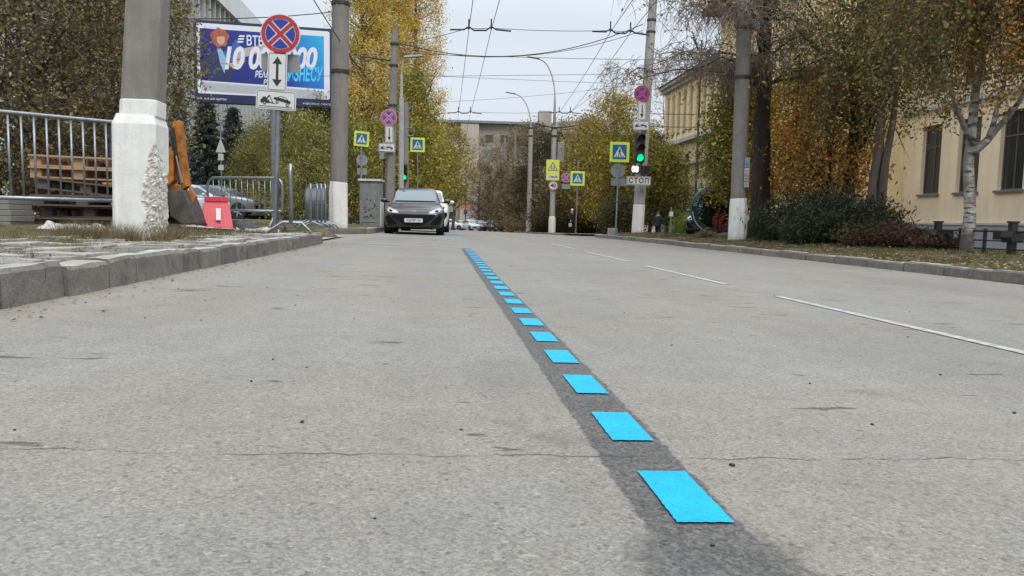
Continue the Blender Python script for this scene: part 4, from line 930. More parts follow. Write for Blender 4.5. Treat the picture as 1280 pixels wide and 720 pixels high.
MB().tube([(.35,.15,-.3),(.35,.15,cz-Hb/2)], .16, 16).build('column', M['galv_dark'], bb, smooth=True, auto=50)

# ------------------------------------------------------------------ crowd barriers
GB = 'grey steel crowd barriers'
def barrier(label, a, b, zg, zlo, zhi, nb, rt=.021, rb=.009, foot=True, rad=.0, skew=0):
    a = Vector(a); b = Vector(b); d = b-a; L_ = d.length; rz = math.atan2(d.y, d.x)
    r = empty('crowd_barrier', (a.x, a.y, zg), rz, label, 'barrier', GB)
    lo, hi = zlo-zg, zhi-zg; sk = skew
    def P(x, z): return (x, 0, z+sk*x)
    if rad:
        pts = [P(0, lo)]+[P(0, hi-rad)]+[P(rad-rad*math.cos(t), hi-rad+rad*math.sin(t)) for t in np.linspace(.2, PI/2, 6)]+[P(L_-rad+rad*math.sin(t), hi-rad+rad*math.cos(t)) for t in np.linspace(0, PI/2, 7)]+[P(L_, lo)]
        MB().tube(pts, rt, 10).build('frame', M['galv'], r, smooth=True)
    else: MB().tube([P(0, lo), P(0, hi), P(L_, hi), P(L_, lo)], rt, 10).build('frame', M['galv'], r)
    MB().tube([P(0, lo), P(L_, lo)], rt, 10).build('bottom_rail', M['galv'], r, smooth=True)
    for i in range(nb): x = L_*(i+1)/(nb+1); MB().tube([P(x, lo), P(x, hi)], rb, 8).build('bar', M['galv'], r, smooth=True)
    if foot:
        for x in (.12, L_-.12): MB().tube([(x, -.30, 0), (x, -.22, .09), (x, 0, max(.14, lo)), (x, .22, .09), (x, .30, 0)], rt*.9, 8).build('foot', M['galv'], r, smooth=True)
    return r
a1 = at(-60, 133, 8.05); b1 = at(160, 160, 9.05); lo1 = at(0, 247, 8.35).z; hi1 = at(0, 140, 8.35).z
barrier('near steel railing barrier on the left in front of the pallets', (a1.x, 8.05, 0), (b1.x, 9.05, 0), zL(-4.5, 8.5)+.02, lo1, hi1, 13, .023, .011)
p = at(260, 260, 15.5); q = at(353, 260, 15.0)
barrier('round-cornered barrier standing across behind the red plastic block', (p.x, 15.5, 0), (q.x, 15.0, 0), zL(p.x, 15.2), at(300, 263, 15.2).z, at(300, 222, 15.2).z, 12, .025, .009, rad=.16)
p = at(362, 290, 11.6); z0 = zL(p.x, 12); 
barrier('barrier seen nearly end-on with arched foot, right of the sign post', (p.x, 11.7, 0), (p.x-.36, 13.6, 0), z0, z0+.18, at(366, 207, 11.9).z, 14, .028, .012, foot=False, rad=.12)
r = [o for o in COL.objects if o.name.startswith('crowd_barrier')][-1]
for x in (.05, 1.8): MB().tube([(x, -.32, .0), (x, -.26, .06), (x, -.16, .16), (x, .12, .17), (x, .26, .08), (x, .36, -.02)], .02, 8).build('foot', M['galv'], r, smooth=True)
MB().box(.08, 1.8, -.006, .006, .22, 1.02).build('infill_panel', M['galv_dark'], r)
for i, (px, Y, dx) in enumerate(((391, 17.2, .0), (399, 17.4, .1), (404, 17.5, .1), (409, 17.6, .1))):
    p = at(px, 280, Y); lab = ['leftmost of the barriers parked edge-on by the tall pole with the neat white base', 'second from the left of the barriers parked edge-on by the tall pole', 'third from the left of the barriers parked edge-on by the tall pole', 'edge-on parked barrier touching the neat white pole base'][i]
    barrier(lab, (p.x, Y-.25, 0), (p.x-.42, Y+1.5, 0), zL(p.x, Y), at(px, 276, Y).z, at(px, 231, Y).z, 9, .022, .012, rad=.12)

# ------------------------------------------------------------------ pallets and slabs
M['wood_l'] = woodmat('fresh_pallet_wood', (.42,.27,.16), (.30,.175,.10)); M['wood_d'] = woodmat('old_pallet_wood', (.13,.10,.08), (.065,.05,.042))
def pallet(label, x, y, z, rz, m, rx=0, ry=0):
    r = empty('pallet', (x, y, z), rz, label, 'pallet', 'stacked wooden pallets'); r.rotation_euler = (rx, ry, rz)
    mb = MB()
    for i in range(7): yy = -.4+.8*i/6-.05; mb.box(-.6, .6, yy, yy+.1, .122, .144)
    mb.build('deck', m, r); mb = MB()
    for xx in (-.6, -.0625, .475): mb.box(xx, xx+.125, -.4, .4, .10, .1215)
    mb.build('stringer', m, r); mb = MB()
    for xx in (-.6, -.07, .46):
        for yy in (-.4, -.05, .3): MB().box(xx, xx+.14, yy, yy+.1, .022, .0995).build('spacer_block', m, r)

    for yy in (-.4, -.05, .3): mb.box(-.6, .6, yy, yy+.1, 0, .0215)
    mb.build('bottom_boards', m, r); return r
Yp = 10.2; pc = at(100, 285, Yp); zg = zL(pc.x, Yp)-.02
labs = ['bottom dark pallet lying on the soil', 'second dark pallet from the ground, set back', 'third pallet from the ground, dark and weathered', 'fourth pallet from the ground, propped at a slant', 'fresh tan pallet second from the top of the stack', 'topmost fresh tan pallet of the stack behind the barrier']
for i, (dx, dy, dz, rz, ry, m) in enumerate(((.02, 0, 0, .03, 0, 'wood_d'), (.09, .1, .146, -.05, 0, 'wood_d'), (.02, -.02, .292, .06, 0, 'wood_d'), (.06, .03, .46, .02, .10, 'wood_d'), (.01, 0, .64, -.02, .02, 'wood_l'), (.0, .02, .79, .01, .02, 'wood_l'))):
    pallet(labs[i], pc.x+dx, Yp+dy+.4, zg+dz, rz, M[m], 0, ry)
p = at(6, 286, 9.6)
for i in range(5):
    o = MB().box(-.42, .16, -.25, .25, 0, .066).build('paving_slab', M['pole'], None, bevel=.006); o.location = (p.x+random.uniform(-.02,.02), 9.7, zL(p.x, 9.7)-.02+.07*i); o.rotation_euler.z = random.uniform(-.03,.03)
    tag(o, ['lowest slab of the grey stack at the left edge', 'second slab up in the grey stack at the left edge', 'middle slab of the grey stack at the left edge', 'slab just below the top of the grey stack at the left edge', 'top slab of the grey stack at the left edge below the barrier'][i], 'paving slab', 'grey paving slabs stacked at the left edge')

# ------------------------------------------------------------------ red plastic block
p = at(271, 283, 14.0); M['redp'] = mat('red_plastic', (.52,.035,.055), .45, var=.15, vscale=5)
r = empty('road_block', (p.x, 14.0, zL(p.x, 14)+.02), .28, 'pinkish red water-filled plastic block with a white sticker', 'road block')
def tap(z, w, d): return [(-w,-d,z),(w,-d,z),(w,d,z),(-w,d,z)]
w0, w1, H_ = .29, .20, .64
rings = [tap(0,w0,w0*1.3), tap(.07,w0,w0*1.3), tap(.08,w0*.955,w0*1.2), tap(H_*.82, w1*1.08, w1*.9), tap(H_*.83, w1*.97, w1*.8), tap(H_*.86, w1*.95, w1*.8), tap(H_*.87, w1, w1*.85), tap(H_, w1*.98, w1*.82)]
mb = MB(); vs = [q for a in rings for q in a]; mb.add(vs, [(i*4+j, i*4+(j+1) % 4, i*4+4+(j+1) % 4, i*4+4+j) for i in range(7) for j in range(4)]+[(3,2,1,0),(28,29,30,31)])
mb.build('body', M['redp'], r, bevel=.012)
mb = MB()
for i in range(7):
    t = -0.8+1.6*i/6; mb.add([(t*w0*.93-.008, -w0*1.19-.012, .09),(t*w0*.93+.008, -w0*1.19-.012, .09),(t*w1*1.02+.008, -w1*.9-.012, H_*.80),(t*w1*1.02-.008, -w1*.9-.012, H_*.80),(t*w0*.93-.008, -w0*1.19+.02, .09),(t*w0*.93+.008, -w0*1.19+.02, .09),(t*w1*1.02+.008, -w1*.9+.02, H_*.80),(t*w1*1.02-.008, -w1*.9+.02, H_*.80)], [(0,1,2,3),(0,3,7,4),(1,5,6,2)])
mb.build('rib', mat('red_plastic_rib', (.60,.07,.09), .5), r)
o = MB().box(-.04, .04, -.003, .003, -.11, .11).build('sticker', M['sg_white'], r); o.location = (.03, -w0*1.07-.016, .33); o.rotation_euler.x = -.33

# ------------------------------------------------------------------ excavator
Ye = 13.4
def pp(*pts): return [(at(x, y, Ye).x, at(x, y, Ye).z) for x, y in pts]
e0 = at(180, 280, Ye); ex = empty('excavator', (e0.x, Ye, zL(e0.x, Ye)), 0, 'small orange excavator mostly hidden behind the nearest concrete pole, its arm lowered', 'excavator')
def ep(polys, y0, y1, name, m, bev=.01):
    mb = MB()
    for P_ in polys: mb.prism([(x-e0.x, z-ex.location.z) for x, z in pp(*P_)], y0, y1)
    return mb.build(name, m, ex, bevel=bev)
ep([[(218,153),(227,151),(229,168),(237,233),(229,238),(223,205),(217,176)]], -.10, .10, 'stick', M['orange'])
ep([[(209,190),(218,183),(220,190),(220,226),(214,232),(207,228)]], -.12, .12, 'boom', M['orange'])
ep([[(160,225),(207,190),(212,200),(212,226),(165,244)]], -.12, .12, 'boom', M['orange'])
ep([[(238,232),(246,246),(243,254),(236,246)]], -.06, .06, 'linkage', mat('rusty_orange', (.35,.12,.03), .7, var=.4, vscale=10))
ep([[(218,160),(221,160),(227,205),(224,206)]], -.16, -.11, 'hydraulic_ram', M['steel_dark']); ep([[(223,196),(225,196),(233,229),(231,230)]], -.17, -.12, 'hydraulic_ram', M['galv'])
ep([[(217,172),(221,170),(222,186),(218,189)]], -.13, -.105, 'joint', M['steel_dark'])
mb = MB()
bp = [(x-e0.x, z-ex.location.z) for x, z in pp((217,240),(236,238),(246,262),(252,279),(236,281),(220,270))]
bk = ep([[(217,240),(236,238),(246,262),(252,279),(236,281),(220,270)]], -.30, .30, 'bucket', mat('muddy_bucket_steel', (.07,.062,.055), .7, var=.6, vscale=8), .015)
for i in range(4): mb_ = MB().cbox(((at(250,279,Ye).x-e0.x), -.24+.16*i, at(250,279,Ye).z-ex.location.z), (.05,.025,.018), Matrix.Rotation(.6,3,'Y')).build('tooth', M['steel_dark'], bk)
ep([[(150,262),(208,262),(212,270),(208,281),(152,281),(147,272)]], -.9, -.55, 'track', M['rubber']); ep([[(150,262),(208,262),(212,270),(208,281),(152,281),(147,272)]], .55, .9, 'track', M['rubber'])
ep([[(150,230),(208,228),(210,258),(150,259)]], -.7, .7, 'body', M['orange'], .03)
ep([[(156,160),(192,160),(200,228),(156,228)]], -.62, .1, 'cab', M['glass'], .02); ep([[(153,156),(195,156),(195,160),(153,160)]], -.65, .13, 'cab_roof', M['orange'])
# white sheets on the ground
def sheet(label, x0, x1, y0, y1, zf, hh, seed, m=None):
    R = random.Random(seed); nx, ny = 26, 10; vs = []
    for j in range(ny+1):
        for i in range(nx+1):
            x = x0+(x1-x0)*i/nx; y = y0+(y1-y0)*j/ny; e = min(i, nx-i, 3)/3*min(j, ny-j, 2)/2
            vs.append((x+R.uniform(-.02,.02), y+.1*mn.noise(Vector((x*2, seed, 0)))*(1 if j else 1.6), zf(x, y)+.01+hh*e*(.5+mn.noise(Vector((x*5, y*5, seed)))+.4*mn.noise(Vector((x*14, y*14, seed))))))
    fs = [(j*(nx+1)+i, j*(nx+1)+i+1, (j+1)*(nx+1)+i+1, (j+1)*(nx+1)+i) for j in range(ny) for i in range(nx)]
    return tag(MB().add(vs, fs).build('plastic_sheet', m or M['sheet'], smooth=True), label, 'plastic sheet', 'crumpled plastic sheets on the ground')
M['sheet'] = mat('dirty_white_plastic', (.52,.49,.45), .5, var=.25, vscale=8)
p0, p1_ = at(42, 290, 8.9), at(150, 290, 9.3); sheet('crumpled whitish sheet lying on soil under the pallets', p0.x, p1_.x, 8.9, 9.3, zL, .09, 3)
p0, p1_ = at(288, 281, 14.4), at(345, 281, 14.4); sheet('white crumpled sheet lying behind the red plastic block', p0.x, p1_.x, 14.3, 15.1, zL, .14, 5)
p0, p1_ = at(222, 285, 12.8), at(300, 285, 13.4); sheet('pale flat sheet on the grass in front of the red plastic block', p0.x, p1_.x, 12.9, 13.5, zL, .05, 8)
# pipes and dark sacks behind the round cornered barrier
mb = MB(); 
for i, (px, Y, rx_, h) in enumerate(((301, 16.0, .42, .24), (332, 15.8, .35, .2), (388, 15.2, .5, .28))):
    p = at(px, 278, Y); n1, n2 = 12, 7; vs = []; 
    for j in range(n2+1):
        for k in range(n1):
            a = 2*PI*k/n1; ph = PI/2*j/n2; q = 1+.25*mn.noise(Vector((math.cos(a)*2, math.sin(a)*2, ph*2+i)))
            vs.append((rx_*math.cos(a)*math.cos(ph)*q, .3*math.sin(a)*math.cos(ph)*q, h*math.sin(ph)*q))
    o = MB().add(vs, [(j*n1+k, j*n1+(k+1) % n1, (j+1)*n1+(k+1) % n1, (j+1)*n1+k) for j in range(n2) for k in range(n1)]).build('sack' if i < 2 else 'soil_heap', M['steel_dark'] if i == 0 else M['sheet'] if i == 1 else M['verge'], smooth=True)
    o.location = (p.x, Y, zL(p.x, Y)-.03); tag(o, ['black bulging sack behind the bars of the round-cornered barrier', 'dirty white sack at the foot of the round-cornered barrier', 'low heap of brown soil left of the tall pole base'][i], ['sack', 'sack', 'heap'][i])

# grey cabinet
p = at(464, 278, 25); M['cab'] = mat('cabinet_grey_paint', (.20,.21,.20), .6, .1, var=.3, vscale=5, bump=.2)
cb = empty('utility_cabinet', (p.x, 25, zL(p.x, 25)), -.12, 'grey steel cabinet with pale flat roof and peeling door by the left crossing sign', 'cabinet')
w_ = .33; h_ = at(464, 227, 25).z-cb.location.z
MB().box(-w_, w_, -.25, .3, .02, h_).build('body', M['cab'], cb, bevel=.01); MB().box(-w_-.04, w_+.04, -.32, .34, h_+.002, h_+.07).build('roof', M['sg_white'], cb, bevel=.008)
o = MB().box(-w_+.05, w_-.1, -.268, -.252, .12, h_-.08).build('door', M['cab'], cb, bevel=.004); MB().box(w_-.17, w_-.14, -.29, -.269, .62, .74).build('handle', M['steel_dark'], o)
R = random.Random(9); mb = MB()
for i in range(16): x, z = R.uniform(-.2,.15), R.uniform(.2,1.0); mb.box(x, x+R.uniform(.03,.10), -.2715, -.2695, z, z+R.uniform(.015,.05))
mb.build('peeled_paint', M['steel_dark'], o)
MB().box(w_+.001, w_+.05, -.2, .2, 0, .9).build('side_panel', M['sg_white'], cb)

# low black ornamental fence on the right
M['fence'] = mat('black_iron', (.012,.012,.013), .5)
fr = empty('low_fence', (9.35, 4, 0), 0, 'low black iron fence with ornate panels along the lawn on the right', 'fence')
fz = lambda y: zR(9.35, y)-.0; mb1, mb2, mb3 = MB(), MB(), MB()
y = 4.0; i = 0; FX = 9.35
def ppost(y, big):
    z = fz(y); mb = MB()
    w_ = .05 if big else .022
    mb.box(-w_, w_, y-4-w_, y-4+w_, z-.1, z+(.50 if big else .40)); 
    if big: mb.prism([(-.09,z+.18),(.09,z+.18),(.12,z+.27),(.09,z+.36),(-.09,z+.36),(-.12,z+.27)], y-4-.12, y-4+.12); mb.box(-.065,.065,y-4-.065,y-4+.065,z+.50,z+.53)
    o = mb.build('post', M['fence'], fr); o.parent = fr
while y < 15.6:
    ppost(y, i % 3 == 0); y += .62; i += 1
for dz, r_h in ((.36, .02), (.20, .014), (.06, .014)):
    MB().tube([(0, yy-4, fz(yy)+dz) for yy in np.linspace(4, 15.4, 12)], r_h, 6).build('rail', M['fence'], fr)
y = 4.31; i = 0
while y < 15.4:
    z = fz(y)+.28; t = [(0, y-4+.085*math.cos(a), z+.075*math.sin(a)) for a in np.linspace(0, 2*PI, 15)]
    if i % 2 == 0: MB().box(-.015, .015, y-4-.11, y-4+.11, z-.06, z+.07).build('ornament', M['fence'], fr)
    y += .62; i += 1

# ring-shaped ornament by the hedge with lettering on its rim (dark green disc ring)
Yk = 27.0; kc = at(893, 262, Yk); kz = zR(kc.x, Yk); M['dteal'] = mat('dark_teal_metal', (.012,.03,.035), .4, var=.2)
kr = empty('ring_monument', (kc.x, Yk, kz), 0, 'dark upright ring ornament with pale letters on its upper left rim', 'monument')
Ro = px1(31, Yk); Ri = Ro*.76; cz = kc.z-kz; mb = MB(); vs = []; n = 64
for k in range(n):
    c, s = math.cos(2*PI*k/n), math.sin(2*PI*k/n); vs += [(Ri*c,-.1,cz+Ri*s),(Ro*c,-.1,cz+Ro*s),(Ro*c,.1,cz+Ro*s),(Ri*c,.1,cz+Ri*s)]
mb.add(vs, [(4*k+j, 4*((k+1) % n)+j, 4*((k+1) % n)+(j+1) % 4, 4*k+(j+1) % 4) for k in range(n) for j in range(4)]); mb.build('ring', M['dteal'], kr)
mb = MB(); word = 'ВОЛГОГРАД'
for i, ch in enumerate(word):
    a = math.radians(168-i*9.5); me = text_mesh(ch, Ro*.21, .004); Mx = Matrix.Translation((math.cos(a)*Ro*.88, -.104, cz+math.sin(a)*Ro*.88)) @ Matrix.Rotation(-(a-PI/2), 4, 'Y'); mb.mesh(me, Mx, 0)
mb.build('lettering', mat('pale_teal_letters', (.16,.26,.32), .5), kr)
mb = MB(); vs = []
for k in range(21):
    a = math.radians(185+k*4); vs += [(Ro*1.0*math.cos(a), -.13, cz+Ro*1.0*math.sin(a)), (Ro*.95*math.cos(a), -.13, cz+Ro*.95*math.sin(a))]
mb.add(vs, [(2*k, 2*k+1, 2*k+3, 2*k+2) for k in range(20)]); mb.build('pale_rim', mat('pale_rim', (.3,.36,.36), .4), kr)
MB().box(-.5, .5, -.25, .25, -.3, cz-Ro+.06).build('base', M['pole'], kr)

# ------------------------------------------------------------------ overhead wires
M['wire'] = mat('black_wire', (.02,.02,.02), .6)
def wire(name, label, pts, r, group, sag=0, n=14, cat='wire'):
    out = []
    for a, b in zip(pts, pts[1:]):
        a, b = Vector(a), Vector(b)
        for i in range(n): t = i/n; p = a.lerp(b, t); p.z -= sag*4*t*(1-t); out.append(p)
    out.append(Vector(pts[-1])); o = MB().tube(out, r, 5, cap=False).build(name, M['wire']); return tag(o, label, cat, group)
GT = 'trolley wires above the street'
def sp(px, py, Y): return at(px, py, Y)
A = [sp(586, 37, 30.6), sp(614, 37, 30.6), sp(763, 40, 30.8), sp(788, 41, 30.8)]; B = [sp(573, 141, 54), sp(588, 141, 54), sp(699, 141, 55), sp(713, 141, 55)]
lb = ['far left trolley wire running down the middle of the street', 'second trolley wire from the left, beside the far left one', 'third trolley wire from the left, slanting towards the right pole', 'rightmost trolley wire passing close to the right-hand pole top']
for a, b, l in zip(A, B, lb):
    near = a+(a-b)*.65; near.z = a.z-.1; wire('trolley_wire', l, [near, a, b, b+(b-a)*1.5-Vector((0,0,1.2))], .013, GT, .12)
GS = 'span wires across the street'
pF = lambda y_: at(804, y_, 31); pC = lambda y_: at(491, y_, 30)
def span(label, L_, R_, marks):
    r = empty('span_wire', tuple(L_), 0, label, 'wire', GS); Lv, Rv = Vector(L_), Vector(R_)
    ps = sorted([Lv]+[m-Vector((0,0,-.06)) for m in marks]+[Rv], key=lambda v: v.x); out = []
    for a, b in zip(ps, ps[1:]):
        s = .02 if (b-a).length < 2 else .012*(b-a).length
        for i in range(10): t = i/10; q = a.lerp(b, t); q.z -= s*4*t*(1-t); out.append(q-Lv)
    out.append(ps[-1]-Lv); MB().tube(out, .012, 5, cap=False).build('cable', M['wire'], r)
    for i in range(0, len(marks), 2):
        a, b = marks[i]-Lv, marks[i+1]-Lv; d = (b-a).normalized()
        MB().tube([a-d*.75+Vector((0,0,.0)), a-d*.2+Vector((0,0,.0)), a+Vector((0,0,.12)), a+d*.2-Vector((0,0,.03)), b-d*.2-Vector((0,0,.03)), b+Vector((0,0,.12)), b+d*.2, b+d*.8-Vector((0,0,.06))], .035, 6).build('insulator_bar', M['steel_dark'], r)
        for q in (a, b): MB().tube([q+Vector((0,0,.0)), q+Vector((0,0,.42))], .03, 6).build('hanger', M['steel_dark'], r)
    return r
span('nearer span wire carrying four trolley wire hangers at the right-hand light pole', pC(58), pF(41), A)
span('farther span wire with hangers reaching the 40 disc pole', sp(440, 150, 52), at(690, 158, 55)+Vector((2.3,0,.4)), B[:2]+B[2:])
cabs = [('thickest sagging cable between the leaning left pole and the right light pole', pC(52), pF(30), .018, .9), ('thin cable just below the thick sagging one', pC(58), pF(38), .012, .7),
 ('level thin cable crossing at lamp head height', pC(66), at(1000, 75, 31), .010, .1), ('thin cable rising slightly to the right below the lamp head', at(400, 95, 31), at(1000, 86, 31), .009, .1), ('thin cable dipping right above the far roof', at(400, 88, 38), at(1040, 112, 38), .009, .1),
 ('cable crossing from the first left pole past the billboard corner', at(-40, -2, 18), at(424, 14, 19.5), .012, .3), ('cable falling from the upper left to the tall left pole', at(380, -20, 16), at(500, 140, 30), .012, .3),
 ('low dark cable in front of the yellow building', at(803, 142, 31), at(1010, 138, 40), .016, .1), ('lower dark cable in front of the yellow building', at(803, 158, 31), at(1010, 158, 40), .016, .05),
 ('slanting cable from the right-hand pole top towards the dark tree', at(808, 5, 31), at(960, 160, 22), .010, .2), ('cable rising from the right light pole bracket to the upper left', at(800, 74, 31), at(690, 155, 55), .010, .1), ('second slanting cable crossing the pale building corner', at(850, -10, 26), at(905, 110, 40), .010, .1), ('far thin cable across the street below the lamp arms', at(540, 128, 54), at(840, 100, 45), .010, .2)]
for l, a, b, r_, s in cabs: wire('overhead_cable', l, [a, b], r_, 'thin cables strung over the street', s)

# ------------------------------------------------------------------ cars
M['tint'] = mat('car_glass', (.03,.045,.05), .04, spec=.9); M['wind'] = mat('windscreen', (.09,.13,.14), .05, spec=.9)
M['headlamp'] = mat('headlamp', (.42,.42,.43), .12, .5, spec=.9); M['chrome'] = mat('chrome', (.6,.6,.6), .15, 1); M['trim'] = mat('black_trim', (.006,.006,.006), .6, spec=.15)
M['platew'] = mat('number_plate', (.6,.6,.58), .5); M['taillamp'] = mat('tail_lamp', (.35,.01,.01), .2)
SECT = [(0,1),(.35,.997),(.62,.985),(.80,.96),(.91,.915),(.975,.83),(1,.70),(1,.55),(.995,.4),(.98,.22),(.94,.08),(.86,0),(.4,-.01),(0,-.01)]
def car_paint(name, c): return mat(name, c, .35, .0, coat=.5, var=.05)
def make_car(label, loc, rz, paint, L_=4.46, W=1.755, H=1.45, cls='hatch', plate_txt='А261ВР 134', group='cars on the street'):
    r = empty('parked_car', loc, rz, label, 'car', group)
    k = L_/4.46; kw = W/1.755; kh = H/1.45; suv = cls == 'suv'
    hoodz = .0 if not suv else .10
    st = [(-2.235,.50,.24,.56),(-2.21,.68,.20,.63),(-2.14,.79,.18,.695),(-1.98,.845,.17,.76),(-1.70,.868,.17,.825),(-1.35,.877,.17,.88),(-1.0,.877,.17,.935),(-.5,.875,.17,.94),(0,.875,.17,.945),(.7,.877,.17,.955),(1.4,.877,.18,.97),(1.85,.865,.20,.98),(2.08,.82,.24,.94),(2.17,.72,.30,.82),(2.2,.55,.36,.7)]
    mb = MB(); rings = []
    for (y, hw, zb, zt) in st:
        zt = (zt+hoodz)*kh if suv else zt*kh
        rg = [(hw*kw*u, y*k, zb+(zt-zb)*v) for u, v in SECT]; rings.append(rg+[(-a, b, c) for a, b, c in rg[-2:0:-1]])
    def loft(rings):
        n = len(rings[0]); vs = [p for q in rings for p in q]
        return vs, [(i*n+j, (i+1)*n+j, (i+1)*n+(j+1) % n, i*n+(j+1) % n) for i in range(len(rings)-1) for j in range(n)]+[tuple(range(n)), tuple(reversed([(len(rings)-1)*n+j for j in range(n)]))]
    mb.add(*loft(rings))
    # greenhouse
    rear = {'hatch': [(.9,.62,1.44),(1.5,.58,1.36),(1.95,.55,1.12),(2.1,.55,.93)], 'sedan': [(.7,.62,1.42),(1.15,.58,1.30),(1.55,.56,1.08),(1.75,.56,.93)], 'suv': [(.9,.64,1.45),(1.7,.62,1.41),(2.05,.60,1.15),(2.14,.58,.95)]}[cls]
    gs = [(-1.08,.70,.90),(-.98,.70,.965),(-.62,.665,1.17),(-.25,.635,1.345),(.0,.63,1.42),(.35,.63,1.45)]+rear; rings = []
    for (y, hw, zt) in gs:
        zb = .86; f = (zt-zb)/.59; hb = .795
        prof = [(0,1),(.5,.995),(.8,.975),(.94,.925),(1.0,.82)]
        rg = [(hw*kw*u, y*k, (zb+(zt-zb)*v)*kh) for u, v in prof]; e = min(1, f)
        for v in (.6,.4,.2,0): rg.append(((hw+(hb-hw)*(1-v/.82))*kw, y*k, (zb+(zt-zb)*v)*kh))
        rg.append((0, y*k, zb*kh)); rings.append(rg+[(-a, b, c) for a, b, c in rg[-2:0:-1]])
    gh = MB(); gh.add(*loft(rings)); mb.add(gh.v, gh.f)
    body = mb.build('body', paint, r, smooth=True, sub=2); bpy.context.view_layer.update()
    dg = bpy.context.evaluated_depsgraph_get(); bv = BVHTree.FromObject(body, dg); 
    def patch(name, mt, cols, axis='f', off=.004, rows=8, thick=None, par=None):
        vs = []; 
        for (u, lo, hi) in cols:
            for j in range(rows+1):
                z = lo+(hi-lo)*j/rows
                if axis == 'f': o_, d_ = Vector((u, -3.5, z)), Vector((0,1,0))
                elif axis == 'b': o_, d_ = Vector((u, 3.5, z)), Vector((0,-1,0))
                elif axis == 'r': o_, d_ = Vector((2, u, z)), Vector((-1,0,0))
                else: o_, d_ = Vector((-2, u, z)), Vector((1,0,0))
                h = bv.ray_cast(o_, d_)
                q = h[0] if h[0] else o_+d_*3.2
                nn = h[1] if h[0] else -d_
                if nn.dot(d_) > 0: nn = -nn
                vs.append(q+nn*off)
        n = rows+1; fs = [(i*n+j, (i+1)*n+j, (i+1)*n+j+1, i*n+j+1) for i in range(len(cols)-1) for j in range(rows)]
        if axis in ('b', 'l'): fs = [f[::-1] for f in fs]
        if axis == 'b': pass
        return MB().add(vs, fs).build(name, mt, par or r, smooth=True)
    lin = lambda a, b, n: [a+(b-a)*i/n for i in range(n+1)]
    S = lambda x: x*kw
    Z = lambda z: (z+(hoodz if z < .95 and suv else 0))*kh
    patch('windscreen', M['wind'], [(S(x), Z(.975+.02*(x/.7)**2 if not suv else .975), Z(1.345-.045*(x/.62)**4)) for x in lin(-.62, .62, 20) ][0:], off=.005, rows=12)
    patch('wiper', M['trim'], [(S(x), Z(.975), Z(.995)) for x in lin(-.6, .6, 12)], off=.012, rows=1)
    patch('rear_window', M['tint'], [(S(x), Z(1.02), Z(1.30)) for x in lin(-.5, .5, 10)], 'b', .005)
    yr = {'hatch': 1.55, 'sedan': 1.15, 'suv': 1.75}[cls]
    for ax in ('l', 'r'):
        def top(y): return 1.36 if y > -.05 else .99+(y+.85)*.46
        for (ya, yb) in ((-.72, .18), (.26, 1.0), (1.08, yr)):
            patch('side_window', M['tint'], [(y*k, Z(.99), Z(max(1.0, top(y)-(0 if y < .9 else (y-.9)*.12)))) for y in lin(ya, yb, 8)], ax, .004, 5)
        patch('door_handle', paint, [(y*k, Z(.85), Z(.875)) for y in (0, .1, .2)], ax, .02, 1); patch('door_handle', paint, [(y*k, Z(.86), Z(.885)) for y in (.9, 1.0, 1.08)], ax, .02, 1)
    # face
    for s in (-1, 1):
        hl = patch('headlight', M['headlamp'], [(S(s*x), Z(lo), Z(hi)) for x, lo, hi in ((.44,.615,.64),(.50,.615,.68),(.58,.62,.72),(.66,.635,.765),(.74,.67,.80),(.80,.71,.82),(.835,.75,.81))][::s], off=.006)
        patch('lamp_bowl', M['trim'], [(S(s*x), Z(lo), Z(hi)) for x, lo, hi in ((.60,.66,.67),(.63,.645,.70),(.67,.65,.71),(.71,.68,.70))][::s], off=.010, par=r, rows=4)
        fg = patch('fog_lamp_recess', M['trim'], [(S(s*x), Z(lo), Z(hi)) for x, lo, hi in ((.47,.30,.315),(.53,.28,.40),(.62,.285,.49),(.70,.31,.53),(.755,.37,.54),(.79,.44,.52))][::s], off=.006)
        mi = MB().cbox((0,0,0), (.115,.07,.07)).build('mirror', paint, r, sub=2, smooth=True); mi.location = (S(s*.965), -.62*k, Z(1.005)); mi.scale = (1.15, 1.2, 1.15)
        MB().cbox((S(s*.86), -.60*k, Z(.965)), (.07,.03,.02)).build('mirror_arm', M['trim'], r)
        patch('tail_light', M['taillamp'], [(S(s*x), Z(.74), Z(.92)) for x in (.55,.65,.74,.80)][::s], 'b', .006)
    grille = lambda x: (.255+.02*(x/.40)**2+max(0, abs(x)-.26)*.62, .575+.02*abs(x))
    patch('grille', M['trim'], [(S(x),)+tuple(Z(q) for q in (min(grille(x)[0], grille(x)[1]-.01), grille(x)[1])) for x in lin(-.60, .60, 24)], off=.006, rows=10)
    patch('lower_lip', M['trim'], [(S(x), .17, .20) for x in lin(-.66, .66, 12)], off=.008, rows=1)
    patch('bonnet_edge', M['trim'], [(S(x), Z(.725-.0*x), Z(.732)) for x in lin(-.44, .44, 16)], off=.002, rows=1)
    # number plate and badge
    h = bv.ray_cast(Vector((0,-3.5,Z(.41))), Vector((0,1,0))); yp = h[0].y-.03
    mb = MB().prism(rrect(.52, .112, .008, 0, Z(.41)), yp, yp+.012, 0); put_text(mb, plate_txt, 0, Z(.41), yp-.003, .092, 1, bold=.0015, sx=.82, space=1.0); mb.build('number_plate', [M['platew'], M['black']], r)
    h = bv.ray_cast(Vector((0,-3.5,Z(.655))), Vector((0,1,0))); yb = h[0].y-.012
    mb = MB().ring(0, Z(.655), .052, .064, yb, 24, 0); mb.flat([(-.05,Z(.655)+.012),(-.03,Z(.655)+.022),(0,Z(.655)-.012),(.03,Z(.655)+.022),(.05,Z(.655)+.012),(0,Z(.655)-.03)], yb-.001, 0); mb.build('badge', M['chrome'], r)
